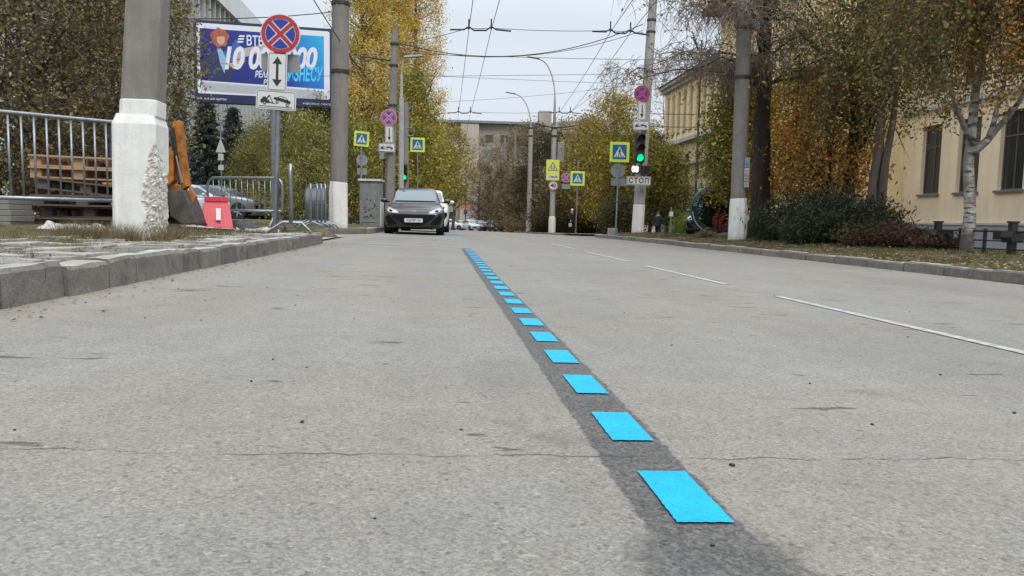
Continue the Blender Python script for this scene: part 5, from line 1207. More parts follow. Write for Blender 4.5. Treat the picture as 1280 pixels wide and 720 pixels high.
    h = bv.ray_cast(Vector((0,3.5,.75)), Vector((0,-1,0))); yq = h[0].y+.012
    MB().box(-.26, .26, yq-.01, yq, .70, .81).build('rear_number_plate', M['platew'], r)
    if suv:
        for ax in ('l', 'r'): patch('cladding', M['trim'], [(y*k, .20, .42) for y in lin(-2.0, 2.0, 16)], ax, .012, 3)
    # wheels
    for sx in (-1, 1):
        for wy in (-1.36, 1.30):
            wr = .315 if not suv else .35; xo = sx*(W/2-.10); A_ = MB()
            n = 24; vs = []; tread = ((-.10,.86),(-.095,.97),(-.06,1),(.06,1),(.095,.97),(.10,.86),(.10,.62),(-.10,.62))
            for q in range(n):
                a = 2*PI*q/n
                for (o_, rr_) in tread: vs.append((xo+o_, wy*k+wr*rr_*math.cos(a), wr+wr*rr_*math.sin(a)))
            m_ = len(tread); A_.add(vs, [(q*m_+j, q*m_+(j+1) % m_, ((q+1) % n)*m_+(j+1) % m_, ((q+1) % n)*m_+j) for q in range(n) for j in range(m_)])
            tyre = A_.build('wheel', M['rubber'], r, smooth=True, auto=40)
            rim = MB().tube([(xo+sx*.085, wy*k, wr), (xo+sx*.06, wy*k, wr)], [wr*.63, wr*.5], 20)
            for q in range(5):
                a = 2*PI*q/5; rim.cbox((xo+sx*.092, wy*k+math.cos(a)*wr*.32, wr+math.sin(a)*wr*.32), (.01, wr*.3, wr*.06), Matrix.Rotation(a, 3, 'X'))
            rim.build('rim', M['chrome'], tyre)
            # dark wheel arch lining, a thin ring standing proud of the flank
            ar = MB(); vs = []
            for q in range(17):
                a = PI*q/16; 
                for rr_ in (wr*1.02, wr*1.14): vs.append((sx*(W/2+.003), wy*k+rr_*math.cos(a), wr+rr_*math.sin(a)))
            fs_ = [(2*q, 2*q+1, 2*q+3, 2*q+2) for q in range(16)]; ar.add(vs, fs_); ar.disc(0,0,0.001,0,0.001,4)
            ar.build('wheel_arch', M['trim'], r)
            dk = MB().tube([(sx*(W/2-.24), wy*k, wr+.02), (sx*(W/2+.001), wy*k, wr+.02)], wr*1.1, 24).build('arch_well', M['black'], r)
    return r
pc_ = at(518, 293, 23.6); zc = lambda x, y: zr(x, y)+.003
c1 = make_car('black hatchback parked facing the camera beside the left kerb', (-.80, 21.6+2.235, zc(-.8, 23)), 0, car_paint('black_metallic', (.007,.0075,.009)))
c2 = make_car('white tall car with black lower cladding parked right behind the black hatchback', (-.62, 30.2, zc(-.62, 29)), .0, car_paint('white_paint', (.62,.60,.57)), 4.5, 1.82, 1.66, 'suv', 'В542КО 34')
far = [(565, 106, (.60,.60,.60), 'hatch', 1.2, 'small white car turning at the far end, leftmost of the distant cars'), (578, 112, (.50,.33,.33), 'sedan', .35, 'pinkish distant car, second from the left'), (589, 104, (.58,.60,.63), 'hatch', .4, 'pale silver distant car between the pinkish and dark ones'), (601, 104, (.05,.06,.07), 'sedan', .35, 'dark grey distant car beside the wide dark red one'), (616, 101, (.035,.012,.02), 'sedan', .2, 'wide dark red car, rightmost of the distant cars')]
for px, Y, c, cls, rz, lab in far:
    p = at(px, 288, Y); make_car(lab, (p.x, Y, zr(p.x, Y)+.02), rz, car_paint('far_car_paint', c), 4.4, 1.8, 1.5, cls, 'Х 34')
# parked vehicles in the yard on the left and behind the hedge
for px, Y, c, cls, rz, lab in ((279, 35, (.13,.145,.16), 'suv', 1.25, 'silver car parked in the yard behind the round-cornered barrier'), (252, 35, (.45,.50,.55), 'sedan', 1.4, 'pale blue-white car behind the orange excavator arm')):
    p = at(px, 268, Y); make_car(lab, (p.x, Y, zL(p.x, Y)), rz, car_paint('yard_car_paint', c), 4.4, 1.8, 1.55, cls, 'Х 34')
p = at(900, 285, 28.5); make_car('dark blue car with a lit-looking headlamp half hidden behind the right-hand pole', (p.x+.5, 30.5, zR(p.x+.5, 30.5)-.0), -.5, car_paint('dark_blue_paint', (.02,.03,.05)), 4.3, 1.75, 1.45, 'hatch', 'Х 34')

# ------------------------------------------------------------------ pedestrians
def person(label, loc, rz, coat_c, hat_c, trouser_c, stride=.16, bag=False):
    r = empty('person', loc, rz, label, 'person', 'pedestrians on the right-hand pavement')
    V = []; Ed = []; Rd = []
    def v(p, rad, par=None):
        V.append(p); Rd.append(rad); i = len(V)-1
        if par is not None: Ed.append((par, i))
        return i
    pel = v((0,0,.92), .13); ab = v((0,0,1.08), .125, pel); ch = v((0,.0,1.30), .15, ab); nk = v((0,-.01,1.46), .055, ch); hd = v((0,-.02,1.56), .085, nk); hc = v((0,-.02,1.66), .085, hd); v((0,-.11,1.585), .018, hd)
    for s in (-1, 1):
        hip = v((s*.09,0,.86), .095, pel); kn = v((s*.10,-.03-s*stride*.3,.48), .062, hip); an = v((s*.10, s*-stride+.04,.09), .042, kn); v((s*.105, s*-stride-.13,.04), .035, an)
        shd = v((s*.17,0,1.38), .065, ch); el = v((s*.235, s*.07+.02,1.12), .045, shd); wr = v((s*.24, s*.10-.06,.88), .030, el); pm = v((s*.24, s*.10-.075,.83), .026, wr)
        for q in range(4): a_ = v((s*(.225+.012*q), s*.10-.095+.018*q,.78), .009, pm); v((s*(.222+.012*q), s*.10-.085+.018*q,.745-.006*(q % 2)), .007, a_)
        th = v((s*.205, s*.10-.10,.82), .011, pm); v((s*.20, s*.10-.12,.79), .009, th)
    def skin(name, V, Ed, Rd, m):
        me = bpy.data.meshes.new(name); me.from_pydata([tuple(p) for p in V], Ed, []); me.materials.append(m); o = bpy.data.objects.new(name, me); COL.objects.link(o); o.parent = r
        sk = o.modifiers.new('skin', 'SKIN'); sk.use_smooth_shade = True
        for i, rad in enumerate(Rd): me.skin_vertices[0].data[i].radius = (rad, rad)
        me.skin_vertices[0].data[0].use_root = True
        q = o.modifiers.new('s', 'SUBSURF'); q.levels = q.render_levels = 2; return o
    b = skin('body', V, Ed, Rd, mat('skin', (.45,.28,.21), .6))
    tr = [(0,0,.90)]+[p for s in (-1, 1) for p in ((s*.09,0,.84), (s*.10,-.03-s*stride*.3,.48), (s*.10,s*-stride+.04,.10), (s*.105, s*-stride-.13,.045))]
    skin('trousers', tr, [(0,1),(1,2),(2,3),(3,4),(0,5),(5,6),(6,7),(7,8)], [.14,.11,.08,.062,.048]+[.11,.08,.062,.048], mat('dark_trousers', trouser_c, .9))
    ct = [(0,.0,1.0),(0,0,1.2),(0,0,1.34),(0,.0,.72)]+[p for s in (-1, 1) for p in ((s*.17,0,1.38),(s*.235,s*.07+.02,1.12),(s*.24,s*.10-.06,.90))]
    skin('coat', ct, [(0,1),(1,2),(0,3),(2,4),(4,5),(5,6),(2,7),(7,8),(8,9)], [.17,.165,.17,.19,.085,.07,.055,.085,.07,.055], mat('coat', coat_c, .9, var=.2))
    h_ = MB(); n = 14; vs = []
    for j in range(6):
        for k_ in range(n): a = 2*PI*k_/n; ph = PI/2*j/5; vs.append((.103*math.cos(a)*math.cos(ph), -.015+.112*math.sin(a)*math.cos(ph), 1.62+.125*math.sin(ph)))
    h_.add(vs, [(j*n+k_, j*n+(k_+1) % n, (j+1)*n+(k_+1) % n, (j+1)*n+k_) for j in range(5) for k_ in range(n)]+[tuple(range(n))]); h_.build('hat', mat('hat', hat_c, .9), r, smooth=True)
    if bag:
        bg_ = empty('bag', Vector(loc)+Matrix.Rotation(rz, 3, 'Z') @ Vector((-.25,-.14,.42)), rz, 'small pale bag hanging from the hand of the white-hatted pedestrian', 'bag')
        MB().prism([(-.13,0),(.13,0),(.11,.26),(-.11,.26)], -.05, .05).build('pouch', M['sheet'], bg_, bevel=.02); MB().tube([(-.06,0,.26),(-.04,0,.36),(.04,0,.36),(.06,0,.26)], .008, 6).build('strap', M['black'], bg_)
p = at(714.5, 288, 54); person('pedestrian in a dark coat and white hat standing by the thin crossing sign post', (p.x, 54, -.31), .5, (.012,.014,.02), (.6,.6,.58), (.012,.012,.016), bag=True)
person('pedestrian in a dark teal jacket and dark cap by the green hedge', (at(822,290,46).x, 46, zr(8,46)-.1), 2.6, (.012,.035,.055), (.05,.06,.07), (.015,.017,.02))
# ------------------------------------------------------------------ foliage
def rand_dirs(n):
    v = rng.normal(size=(n, 3)); return v/np.linalg.norm(v, axis=1, keepdims=True)
def leaf_object(name, C, size, m, parent=None, aspect=.55, jitter=.6, bias=None, fold=True):
    n = len(C); a = rand_dirs(n)
    if bias is not None: a = a+np.array(bias); a /= np.linalg.norm(a, axis=1, keepdims=True)
    b = np.cross(a, rand_dirs(n)); b /= np.linalg.norm(b, axis=1, keepdims=True)
    s = (size*(1-jitter+2*jitter*rng.random(n)))[:, None]
    w = s*aspect
    V = np.stack([C-a*s*.5, C+b*w*.5, C+a*s*.5, C-b*w*.5], axis=1).reshape(-1, 3)
    Fq = np.arange(4*n).reshape(-1, 4)
    return np_mesh(name, V, Fq, m, parent)
def tube_np(mb, pts, rads, n=4): mb.tube(pts, rads, n, 0, False)
def curved(a, b, k, seed_r, up=.0, wob=.06):
    a = Vector(a); b = Vector(b); L_ = (b-a).length; out = []
    o1 = Vector((seed_r.uniform(-1,1), seed_r.uniform(-1,1), seed_r.uniform(-.5,.5)))*L_*wob
    for i in range(k+1):
        t = i/k; p = a.lerp(b, t); p += o1*math.sin(t*PI)+Vector((0,0,up*L_*math.sin(t*PI)))
        if 0 < i < k: p += Vector((seed_r.uniform(-1,1), seed_r.uniform(-1,1), seed_r.uniform(-1,1)))*L_*wob*.25
        out.append(p)
    return out
def tree(name, label, cat, x, y, z, H, tr, prof, crown0, leaf, nleaf, lm, bm, nclu=60, spread=.35, group=None, limbs=30, twigs=5, twl=.5, twr=.008, seed=1, lean=(0,0), out=.55, flat=1.0, aspect=.55, bias=None, up=.1, tsides=8, crown_x=0, limb_r=.28, drop=0):
    """prof(h) -> crown radius for h in 0..1 between crown0 and H."""
    R = random.Random(seed); root = empty(name, (x, y, z), 0, label, cat, group)
    mb = MB(); top = Vector((lean[0]*H, lean[1]*H, H*.92)); tp = curved((0,0,-.15), top, 9, R, 0, .025)
    tw_ = [tr*(1.35 if i == 0 else 1.0)*(1-.93*(i/9)**1.1) for i in range(10)]; mb.tube(tp, tw_, tsides, 0, True)
    def trunk_at(h): f = min(.999, max(0, h/(H*.92)))*9; i = int(f); return tp[i].lerp(tp[i+1], f-i), tw_[i]+(tw_[i+1]-tw_[i])*(f-i)
    cl = []
    for i in range(nclu):
        h = (i+R.random())/nclu; hz = crown0+(H-crown0)*h; rad = prof(h)*(out+(1-out)*R.random()) if R.random() < .75 else prof(h)*R.random()
        a = i*2.39996+R.uniform(-.5,.5); c0, _ = trunk_at(min(hz, H*.9)); cl.append(Vector((c0.x+math.cos(a)*rad+crown_x*h, c0.y+math.sin(a)*rad*flat, hz)))
    idx = list(range(nclu)); R.shuffle(idx)
    for i in idx[:limbs]:
        c = cl[i]; hr = math.hypot(c.x, c.y); hb = max(crown0*.75, min(c.z-hr*R.uniform(.4,.9)*(1 if up > 0 else -.2), H*.88)); a, w_ = trunk_at(hb)
        pts = curved(a, c, 5, R, -up*.4, .10); r0 = max(.012, w_*limb_r*2*R.uniform(.6,1)); mb.tube(pts, [r0*(1-.8*t/5) for t in range(6)], 5, 0, False)
    for c in cl:
        for j in range(twigs):
            d = Vector((R.gauss(0,1), R.gauss(0,1), R.gauss(.3,.8)-drop)).normalized()*twl*R.uniform(.5,1.3)
            mb.tube(curved(c, c+d, 3, R, 0, .12), [twr, twr*.8, twr*.6, twr*.3], 3, 0, False)
    mb.build('trunk', bm, root, smooth=True)
    if nleaf:
        cc = np.array([list(c) for c in cl]); wts = np.array([R.uniform(.3,1.7) for _ in cl]); wts /= wts.sum()
        ii = rng.choice(len(cl), nleaf, p=wts); g = rng.normal(size=(nleaf, 3))*np.array([spread, spread*flat**.5, spread*.8])
        leaf_object('crown', cc[ii]+g, leaf, lm, root, aspect, bias=bias)
    return root
def weeping(name, label, cat, x, y, z, H, tr, R0, lo, leaf, nstr, per, lm, bm, seed=1, group=None, lean=(0,0), cx=0, cy=0, lo_fn=None, fork=None, zmin=3.2, limbs=26):
    R = random.Random(seed); root = empty(name, (x, y, z), 0, label, cat, group); mb = MB()
    top = Vector((lean[0]*H, lean[1]*H, H*.95)); tp = curved((0,0,-.15), top, 10, R, 0, .03); mb.tube(tp, [tr*(1.25 if i == 0 else 1)*(1-.9*i/10) for i in range(11)], 10)
    if fork: 
        for f in fork: mb.tube(curved(f[0], f[1], 5, R, -.05, .05), [f[2]*(1-.6*t/5) for t in range(6)], 8)
    ends = []; tw3 = MB()
    for i in range(limbs):
        h = H*R.uniform(.45,.95); f = h/(H*.95)*10; k = min(9, int(f)); a = tp[k]; an = i*2.4; rr_ = R0*R.uniform(.35,1)
        e = Vector((cx+a.x+math.cos(an)*rr_, cy+a.y+math.sin(an)*rr_, h+R.uniform(-.1,.8))); p = curved(a, e, 5, R, .12, .08); mb.tube(p, [.06*tr/.15*(1-.75*t/5) for t in range(6)], 5, 0, False); ends += p[2:]
    pts = []
    for i in range(nstr):
        s = R.choice(ends)+Vector((R.gauss(0,.3), R.gauss(0,.3), R.gauss(0,.25))); ln = R.uniform(.25, 1)*(s.z-lo) if lo_fn is None else R.uniform(.25,1)*max(.3, s.z-lo_fn(s.x))
        ln = max(.4, min(ln, 4.2)); dx, dy = R.gauss(0,.18), R.gauss(0,.18); path = [s+Vector((dx*ln*t+.04*math.sin(7*t+i), dy*ln*t, -ln*t)) for t in (0,.2,.4,.6,.8,1)]
        tw3.tube(path, [.005,.0045,.004,.0035,.003,.002], 3, 0, False); lo_d = R.choice((.3, .7, 1, 1.9))
        for j in range(int(per*ln/2.2*lo_d)):
            t = R.random(); q = s+Vector((dx*ln*t, dy*ln*t, -ln*t)); pts.append((q.x+R.gauss(0,.10), q.y+R.gauss(0,.10), q.z+R.gauss(0,.04)))
    mb.build('trunk', bm, root, smooth=True); tw3.build('twigs', BK['brown'], root)
    leaf_object('crown', np.array(pts), leaf, lm, root, .6, bias=(0,0,-.5)); return root
def bush(name, label, cat, x, y, z, rx, ry, h, leaf, nleaf, lm, bm, seed=1, group=None, spiky=False, stems=30, lump=.35):
    R = random.Random(seed); root = empty(name, (x, y, z), 0, label, cat, group); mb = MB(); cl = []
    for i in range(stems):
        a = R.uniform(0, 2*PI); rr_ = math.sqrt(R.random()); hh = h*(1-.45*rr_**2)*R.uniform(.55,1.05); e = Vector((math.cos(a)*rx*rr_, math.sin(a)*ry*rr_, hh)); b = Vector((e.x*.4, e.y*.4, -.05))
        p = curved(b, e, 4, R, .0, .08); mb.tube(p, [.022,.018,.013,.009,.005], 4, 0, False); cl += [(p[k], hh) for k in (1, 2, 3, 4)]
    mb.build('stems', bm, root, smooth=True)
    cc = np.array([list(c[0]) for c in cl]); ii = rng.integers(0, len(cl), nleaf); g = rng.normal(size=(nleaf, 3))*np.array([lump*min(1,rx), lump*min(1,ry), lump*.55*min(1.2,h)])
    P_ = cc[ii]+g; P_[:, 2] = np.abs(P_[:, 2]); leaf_object('foliage', P_, leaf, lm, root, .22 if spiky else .6, bias=(0,0,.9) if spiky else None); return root
def conifer(name, label, x, y, z, H, R0, n, lm, bm, seed=1, group=None, leaf=.16):
    R = random.Random(seed); root = empty(name, (x, y, z), 0, label, 'tree', group); mb = MB(); mb.tube([(0,0,-.1),(0,0,H*.5),(0,0,H)], [.10,.06,.012], 7); C = []
    nb = int(H*16)
    for i in range(nb):
        h = H*(.06+.93*i/nb); rr_ = R0*(1-(h/H))**.85*R.uniform(.75,1.12)+.08; a = i*2.4; d = Vector((math.cos(a), math.sin(a), -.18)); e = Vector((0,0,h))+d*rr_
        mb.tube([(0,0,h), tuple(Vector((0,0,h))+d*rr_*.5), tuple(e+Vector((0,0,.06)))], [.018,.012,.004], 3, 0, False)
        for j in range(int(n/nb)):
            t = R.random()**.6; q = Vector((0,0,h))+d*rr_*t; C.append((q.x+R.gauss(0,.08+.05*t), q.y+R.gauss(0,.08+.05*t), q.z+R.gauss(0,.05)-.04))
    mb.build('trunk', bm, root, smooth=True); leaf_object('crown', np.array(C), leaf, lm, root, .22, bias=(0,0,.2)); return root

LM = dict(
 olive=leafmat('olive_leaves', [(.05,.05,.02),(.12,.115,.04),(.22,.19,.075),(.17,.11,.05),(.30,.25,.12)], 1.1),
 poplar=leafmat('yellow_poplar_leaves', [(.30,.24,.06),(.52,.39,.08),(.74,.53,.10),(.50,.35,.12)], .22),
 poplar_lo=leafmat('green_poplar_leaves', [(.10,.11,.02),(.24,.22,.04),(.48,.37,.06)], .22),
 larch=leafmat('yellow_green_leaves', [(.12,.13,.035),(.25,.235,.06),(.40,.33,.11)], .7),
 brown=leafmat('dry_brown_leaves', [(.13,.09,.055),(.22,.15,.085),(.18,.16,.06),(.30,.20,.08)], .25),
 yellow=leafmat('autumn_yellow_leaves', [(.15,.12,.04),(.30,.24,.04),(.50,.36,.055)], .35),
 maple=leafmat('maple_leaves', [(.20,.19,.04),(.52,.38,.06),(.66,.38,.06),(.42,.18,.05)], .6),
 rust=leafmat('rust_leaves', [(.20,.15,.04),(.42,.24,.06),(.54,.25,.06),(.32,.16,.06)], .7),
 birch=leafmat('birch_leaves', [(.045,.055,.016),(.11,.115,.03),(.26,.19,.05),(.22,.11,.04)], .9),
 green=leafmat('dark_green_leaves', [(.03,.045,.012),(.06,.08,.02),(.13,.13,.03)], .5),
 hedge=leafmat('hedge_leaves', [(.06,.095,.02),(.12,.17,.03),(.20,.23,.05)], .6),
 juniper=leafmat('juniper_needles', [(.014,.022,.012),(.026,.038,.018),(.045,.05,.025)], .8, .1),
 spruce=leafmat('spruce_needles', [(.02,.03,.025),(.035,.05,.042),(.06,.075,.062)], 1.5, .1),
 red=leafmat('reddish_leaves', [(.06,.03,.022),(.10,.05,.035),(.08,.07,.03)], 1.0), flame=leafmat('orange_red_leaves', [(.25,.05,.03),(.42,.10,.04)], 1.0),
 darkb=leafmat('dark_shrub_leaves', [(.035,.035,.015),(.065,.055,.022),(.09,.07,.03)], .5))
BK = dict(grey=barkmat('grey_bark', (.13,.115,.10), (.06,.052,.045)), dark=barkmat('dark_bark', (.05,.038,.03), (.02,.016,.013), 9), birch=birchmat(), twig=barkmat('pale_twigs', (.20,.175,.15), (.12,.10,.085), 20), brown=barkmat('brown_bark', (.10,.075,.06), (.05,.038,.03)))
rnd = lambda r: (lambda h: r*math.sin(PI*min(1, max(.04, h*.88+.10)))**.6)
# --- dense olive scrub behind the pallets
GL_ = 'olive-leaved trees behind the pallets'
for i, (px, Y, H, r_, n, lab) in enumerate(((-30, 13.5, 6.5, 2.3, 26000, 'olive-leaved tree at the left edge behind the barrier'), (62, 14.0, 6.8, 1.9, 26000, 'olive-leaved tree with bare upper twigs directly behind the pallets'), (138, 16.2, 6.2, 1.7, 20000, 'olive-leaved tree whose crown touches the nearest pole'), (20, 20, 9, 3.0, 22000, 'taller browner tree behind the olive scrub at the left edge'), (112, 22, 9.0, 2.6, 20000, 'taller twiggy tree rising behind the olive scrub near the pole'))):
    p = at(px, 280, Y); tree('olive_tree', lab, 'tree', p.x, Y, zL(p.x, Y), H, .10, rnd(r_), .1, .062 if Y < 18 else .10, int(n*.85), LM['olive' if i < 3 else 'brown' if i == 3 else 'larch'], BK['brown'], 120, .26, GL_, 70, 9, .7, .008, seed=20+i, up=.1)
# branch with hanging leaves in front of the billboard's left end
p = at(236, 280, 20); tree('young_tree', 'thin-branched brownish young tree overlapping the left end of the billboard', 'tree', p.x, 20, zL(p.x, 20), 6.9, .05, lambda h: .35+.5*h, 3.0, .09, 2300, LM['olive'], BK['brown'], 40, .2, None, 30, 5, .5, .008, seed=31)
# conifers and larches in the yard
conifer('spruce_tree', 'dark bluish spruce behind the orange excavator arm', at(260,280,38).x, 38, .2, 5.8, 1.9, 26000, LM['spruce'], BK['dark'], 3, 'dark conifers in the yard')
conifer('spruce_tree', 'small dark fir with pointed top left of the yellow-green trees', at(293,280,41).x, 41, .2, 6.0, 1.5, 17000, LM['spruce'], BK['dark'], 4, 'dark conifers in the yard')
conifer('spruce_tree', 'dark spruce half hidden behind the nearest concrete pole', at(226,280,42).x, 42, .2, 7.2, 1.5, 10000, LM['spruce'], BK['dark'], 5, 'dark conifers in the yard')
for i, (px, Y, H, r_, n, lab) in enumerate(((322, 37, 4.6, 1.6, 10000, 'feathery yellow-green tree right of the small fir'), (356, 34, 5.6, 1.25, 11000, 'feathery yellow-green tree behind the near sign post'), (386, 31, 4.2, 1.2, 9000, 'feathery yellow-green tree below the right end of the billboard'), (408, 33, 5.4, 1.2, 9000, 'greener tree just left of the tall pole with neat white base'), (318, 36, 3.4, 1.2, 6000, 'low yellow-green shrubby tree behind the round-cornered barrier'))):
    p = at(px, 280, Y); tree('larch_tree', lab, 'tree', p.x, Y, zL(p.x, Y), H, .06, lambda h, r_=r_: r_*(1-h)**.5+.25, .2, .10, n, LM['larch' if i != 3 else 'green'], BK['brown'], 60, .26, 'feathery yellow-green trees in the yard', 40, 4, .4, .006, seed=40+i, aspect=.35)
for px, Y, H, r_, lab in ((400, 48, 8.0, 2.6, 'green-brown tree standing behind the billboard and tall pole'), (330, 46, 5.0, 2.6, 'muted green tree low behind the yellow-green trees')):
    p = at(px, 280, Y); tree('tree', lab, 'tree', p.x, Y, 0, H, .15, rnd(r_), .5, .2, 9000, LM['green'], BK['grey'], 70, .6, None, 30, 3, .7, .015, seed=int(px))
# poplars
pf = lambda R0: (lambda h: R0*(math.sin(PI*min(1, .12+h*.80))**.55))
for i, (px, Y, H, r_, n, lab) in enumerate(((452, 56, 25, 2.2, 44000, 'leftmost tall yellow poplar rising out of the picture'), (482, 60, 27, 2.5, 52000, 'middle tall yellow poplar behind the leaning pole'), (512, 64, 27, 2.2, 50000, 'rightmost tall yellow poplar edging the open sky'))):
    p = at(px, 280, Y); tree('poplar_tree', lab, 'tree', p.x, Y, -.2, H, .32, pf(r_), .8, .115, int(n*1.9), LM['poplar'], BK['grey'], 260, .42, 'tall yellow poplars on the left side of the street', 120, 5, 1.0, .012, seed=50+i, up=.35, bias=(0,0,.3))
for i, (px, Y, H, r_, n, lab) in enumerate(((522, 50, 6.6, 2.2, 15000, 'leafy green lower tree at the foot of the right poplar'), (470, 48, 6.5, 2.4, 14000, 'leafy yellow-green lower tree behind the grey cabinet'), (436, 44, 6.0, 2.0, 11000, 'yellow-green undergrowth tree right of the tall pole'), (548, 66, 7.4, 2.0, 11000, 'green tree drooping above the far cars beside the poplar'), (514, 54, 11, 2.3, 16000, 'darker green tree under the yellow crown of the right poplar'))):
    p = at(px, 280, Y); tree('tree', lab, 'tree', p.x, Y, -.2, H, .16, rnd(r_), .6 if i != 3 else 2.4, .15, n, LM['poplar_lo'], BK['grey'], 80, .42, 'leafy trees under the poplars', 40, 4, .6, .012, seed=60+i)
p = at(566, 280, 90); tree('tree', 'orange-yellow tree in front of the far beige block', 'tree', p.x, 90, -1.2, 12.5, .2, rnd(2.6), 3.5, .2, 7000, LM['yellow'], BK['brown'], 80, .5, None, 40, 6, .9, .018, seed=70)
# brown half-bare trees along the right side further on
GBn = 'half-bare brown trees beyond the junction'
for i, (px, Y, H, r_, n, lm, lab) in enumerate(((612, 118, 15.0, 4.6, 5000, 'brown', 'leftmost half-bare brown tree in front of the far beige block'), (640, 104, 14.0, 4.2, 8000, 'brown', 'half-bare brown tree above the farthest white-footed poles'), (628, 88, 7.5, 2.6, 6000, 'brown', 'low brown bushy tree behind the rectangular board pole'), (664, 92, 13.5, 4.0, 10000, 'brown', 'brown tree behind the slim lamp pole'), (684, 78, 10.5, 3.6, 12000, 'darkb', 'dark olive-brown tree behind the 40 disc'), (655, 80, 7.0, 2.8, 9000, 'brown', 'lower brown tree between the two lamp poles'), (712, 84, 12.6, 3.8, 11000, 'brown', 'brown tree above the white-hatted pedestrian'), (742, 70, 9.0, 3.2, 12000, 'darkb', 'dark brown tree left of the largest crossing sign'), (700, 66, 5.6, 2.4, 9000, 'brown', 'low rusty shrubby tree behind the white-hatted pedestrian'), (600, 120, 11, 3.2, 3000, 'brown', 'thin bare tree beside the orange far sign'))):
    p = at(px, 280, Y); tree('brown_tree', lab, 'tree', p.x, Y, zr(8,Y)-.2, H, .2, rnd(r_), .8 if H < 9 else 2.2, .19, n, LM[lm], BK['brown'], 110, .55, GBn, 70, 7, 1.1, .018, seed=80+i)
GY = 'yellowing trees left of the yellow building'
for i, (px, Y, H, r_, n, lm, lab) in enumerate(((768, 54, 10.2, 3.2, 17000, 'yellow', 'rounded bright yellow-olive tree above the largest crossing sign'), (735, 60, 9.6, 3.0, 12000, 'yellow', 'paler yellow tree left of the rounded bright one'), (796, 54, 7.6, 2.2, 13000, 'poplar_lo', 'green-yellow tree behind the right-hand traffic light'), (832, 53, 6.4, 1.7, 11000, 'poplar_lo', 'small green tree at the corner of the yellow building'), (812, 60, 8.4, 2.2, 10000, 'darkb', 'dark brown-green tree between traffic light and yellow building'))):
    p = at(px, 280, Y); tree('yellowing_tree', lab, 'tree', p.x, Y, zr(8,Y)-.2, H, .17, rnd(r_), 1.4, .15, n, LM[lm], BK['brown'], 100, .45, GY, 50, 5, .8, .014, seed=100+i)
for i, (px, Y, H, lab) in enumerate(((760, 75, 17.5, 'thin bare tree top against the sky over the grey roof'), (822, 85, 20, 'tall bare thin tree right of the right-hand pole'))):
    p = at(px, 280, Y); tree('bare_tree', lab, 'tree', p.x, Y, -1, H, .16, rnd(2.4), 8, .14, 900, LM['yellow'], BK['twig'], 70, .6, 'bare tree tops against the sky', 60, 8, 1.3, .016, seed=110+i, up=.4)
# shrubs and hedges beyond the junction
for i, (px, Y, rx_, h, n, lm, lab) in enumerate(((755, 62, 2.6, 3.6, 14000, 'darkb', 'wide dark brown shrub left of the largest crossing sign post'), (776, 44, 1.5, 2.7, 9000, 'darkb', 'dark shrub right behind the right-hand pole foot'), (690, 62, 2.4, 2.5, 8000, 'darkb', 'dark low shrub at the foot of the 40 disc pole'), (650, 76, 2.6, 2.2, 6000, 'brown', 'brown low shrub at the foot of the slim lamp pole'), (722, 60, 1.8, 2.4, 8000, 'darkb', 'dark shrub directly behind the white-hatted pedestrian'))):
    p = at(px, 280, Y); bush('shrub', lab, 'shrub', p.x, Y, zr(8,Y)-.1, rx_, 1.2, h, .12, n, LM[lm], BK['brown'], 120+i, 'dark shrubs beyond the junction', stems=50)
for i, (px, Y, rx_, h, n, lab) in enumerate(((820, 40, 1.4, 1.5, 12000, 'bright green hedge clump behind the dark-capped pedestrian'), (862, 38.5, .9, 1.3, 11000, 'bright green hedge clump behind the thin marker post'), (876, 37, .9, 1.4, 10000, 'darker green hedge clump left of the ring ornament'))):
    p = at(px, 280, Y+22 if i == 0 else Y); Yh = 52 if i == 0 else Y
    bush('hedge', lab, 'hedge', p.x, Yh, zR(p.x, 34)-.1 if i else zr(8,52)-.15, rx_*(1.5 if i == 0 else 1), .7, h*(1.6 if i == 0 else 1), .07, n, LM['hedge'], BK['brown'], 130+i, 'green hedge clumps along the yellow building', stems=46, lump=.28)
p = at(893, 280, 28.6); bush('shrub', 'dark round shrub filling the ring ornament', 'shrub', p.x, 27.9, zR(p.x,27.9), .95, .5, 2.3, .07, 22000, LM['juniper'], BK['brown'], 140, None, stems=70, lump=.22)
p = at(907, 280, 24); bush('shrub', 'flame-red shrub peeping out left of the right-hand pole', 'shrub', p.x, 24.5, zR(p.x,24)+.15, .22, .22, .8, .05, 900, LM['flame'], BK['brown'], 141, None, stems=10, lump=.10)
p = at(888, 290, 22); bush('shrub', 'low dry brown tuft in front of the ring ornament', 'shrub', p.x, 22.3, zR(p.x,22), .35, .3, .28, .06, 1500, LM['brown'], BK['brown'], 142, None, spiky=True, stems=14, lump=.14)
# right roadside: thick trunk tree with hanging bare twigs
x9 = lambda px, Y: at(px, 290, Y).x
T = x9(948, 21.5)
R_ = random.Random(77); root = empty('old_tree', (T, 21.5, zR(T, 21.5)-.02), 0, 'old thick dark trunk behind the pole with long bare hanging twigs and few leaves', 'tree')
mb = MB(); tp = curved((0,0,-.2), (-.35,0,11), 12, R_, 0, .012); mb.tube(tp, [.36,.30,.27,.25,.23,.20,.18,.16,.14,.12,.09,.06,.03], 14)
ends = []
for i in range(44):
    h = R_.uniform(4.6, 10.4); k = min(11, int(h/11*12)); a = tp[k]; an = R_.uniform(0, 2*PI); L_ = R_.uniform(1.0, 3.2)*(1.35 if math.cos(an) < -.3 else 1); e = a+Vector((math.cos(an)*L_, math.sin(an)*L_*.8, R_.uniform(-.1,1.4))); p = curved(a, e, 6, R_, .12, .12); mb.tube(p, [.042*(1-.8*t/6) for t in range(7)], 6, 0, False); ends += p[2:]
lv = []; tw2 = MB()
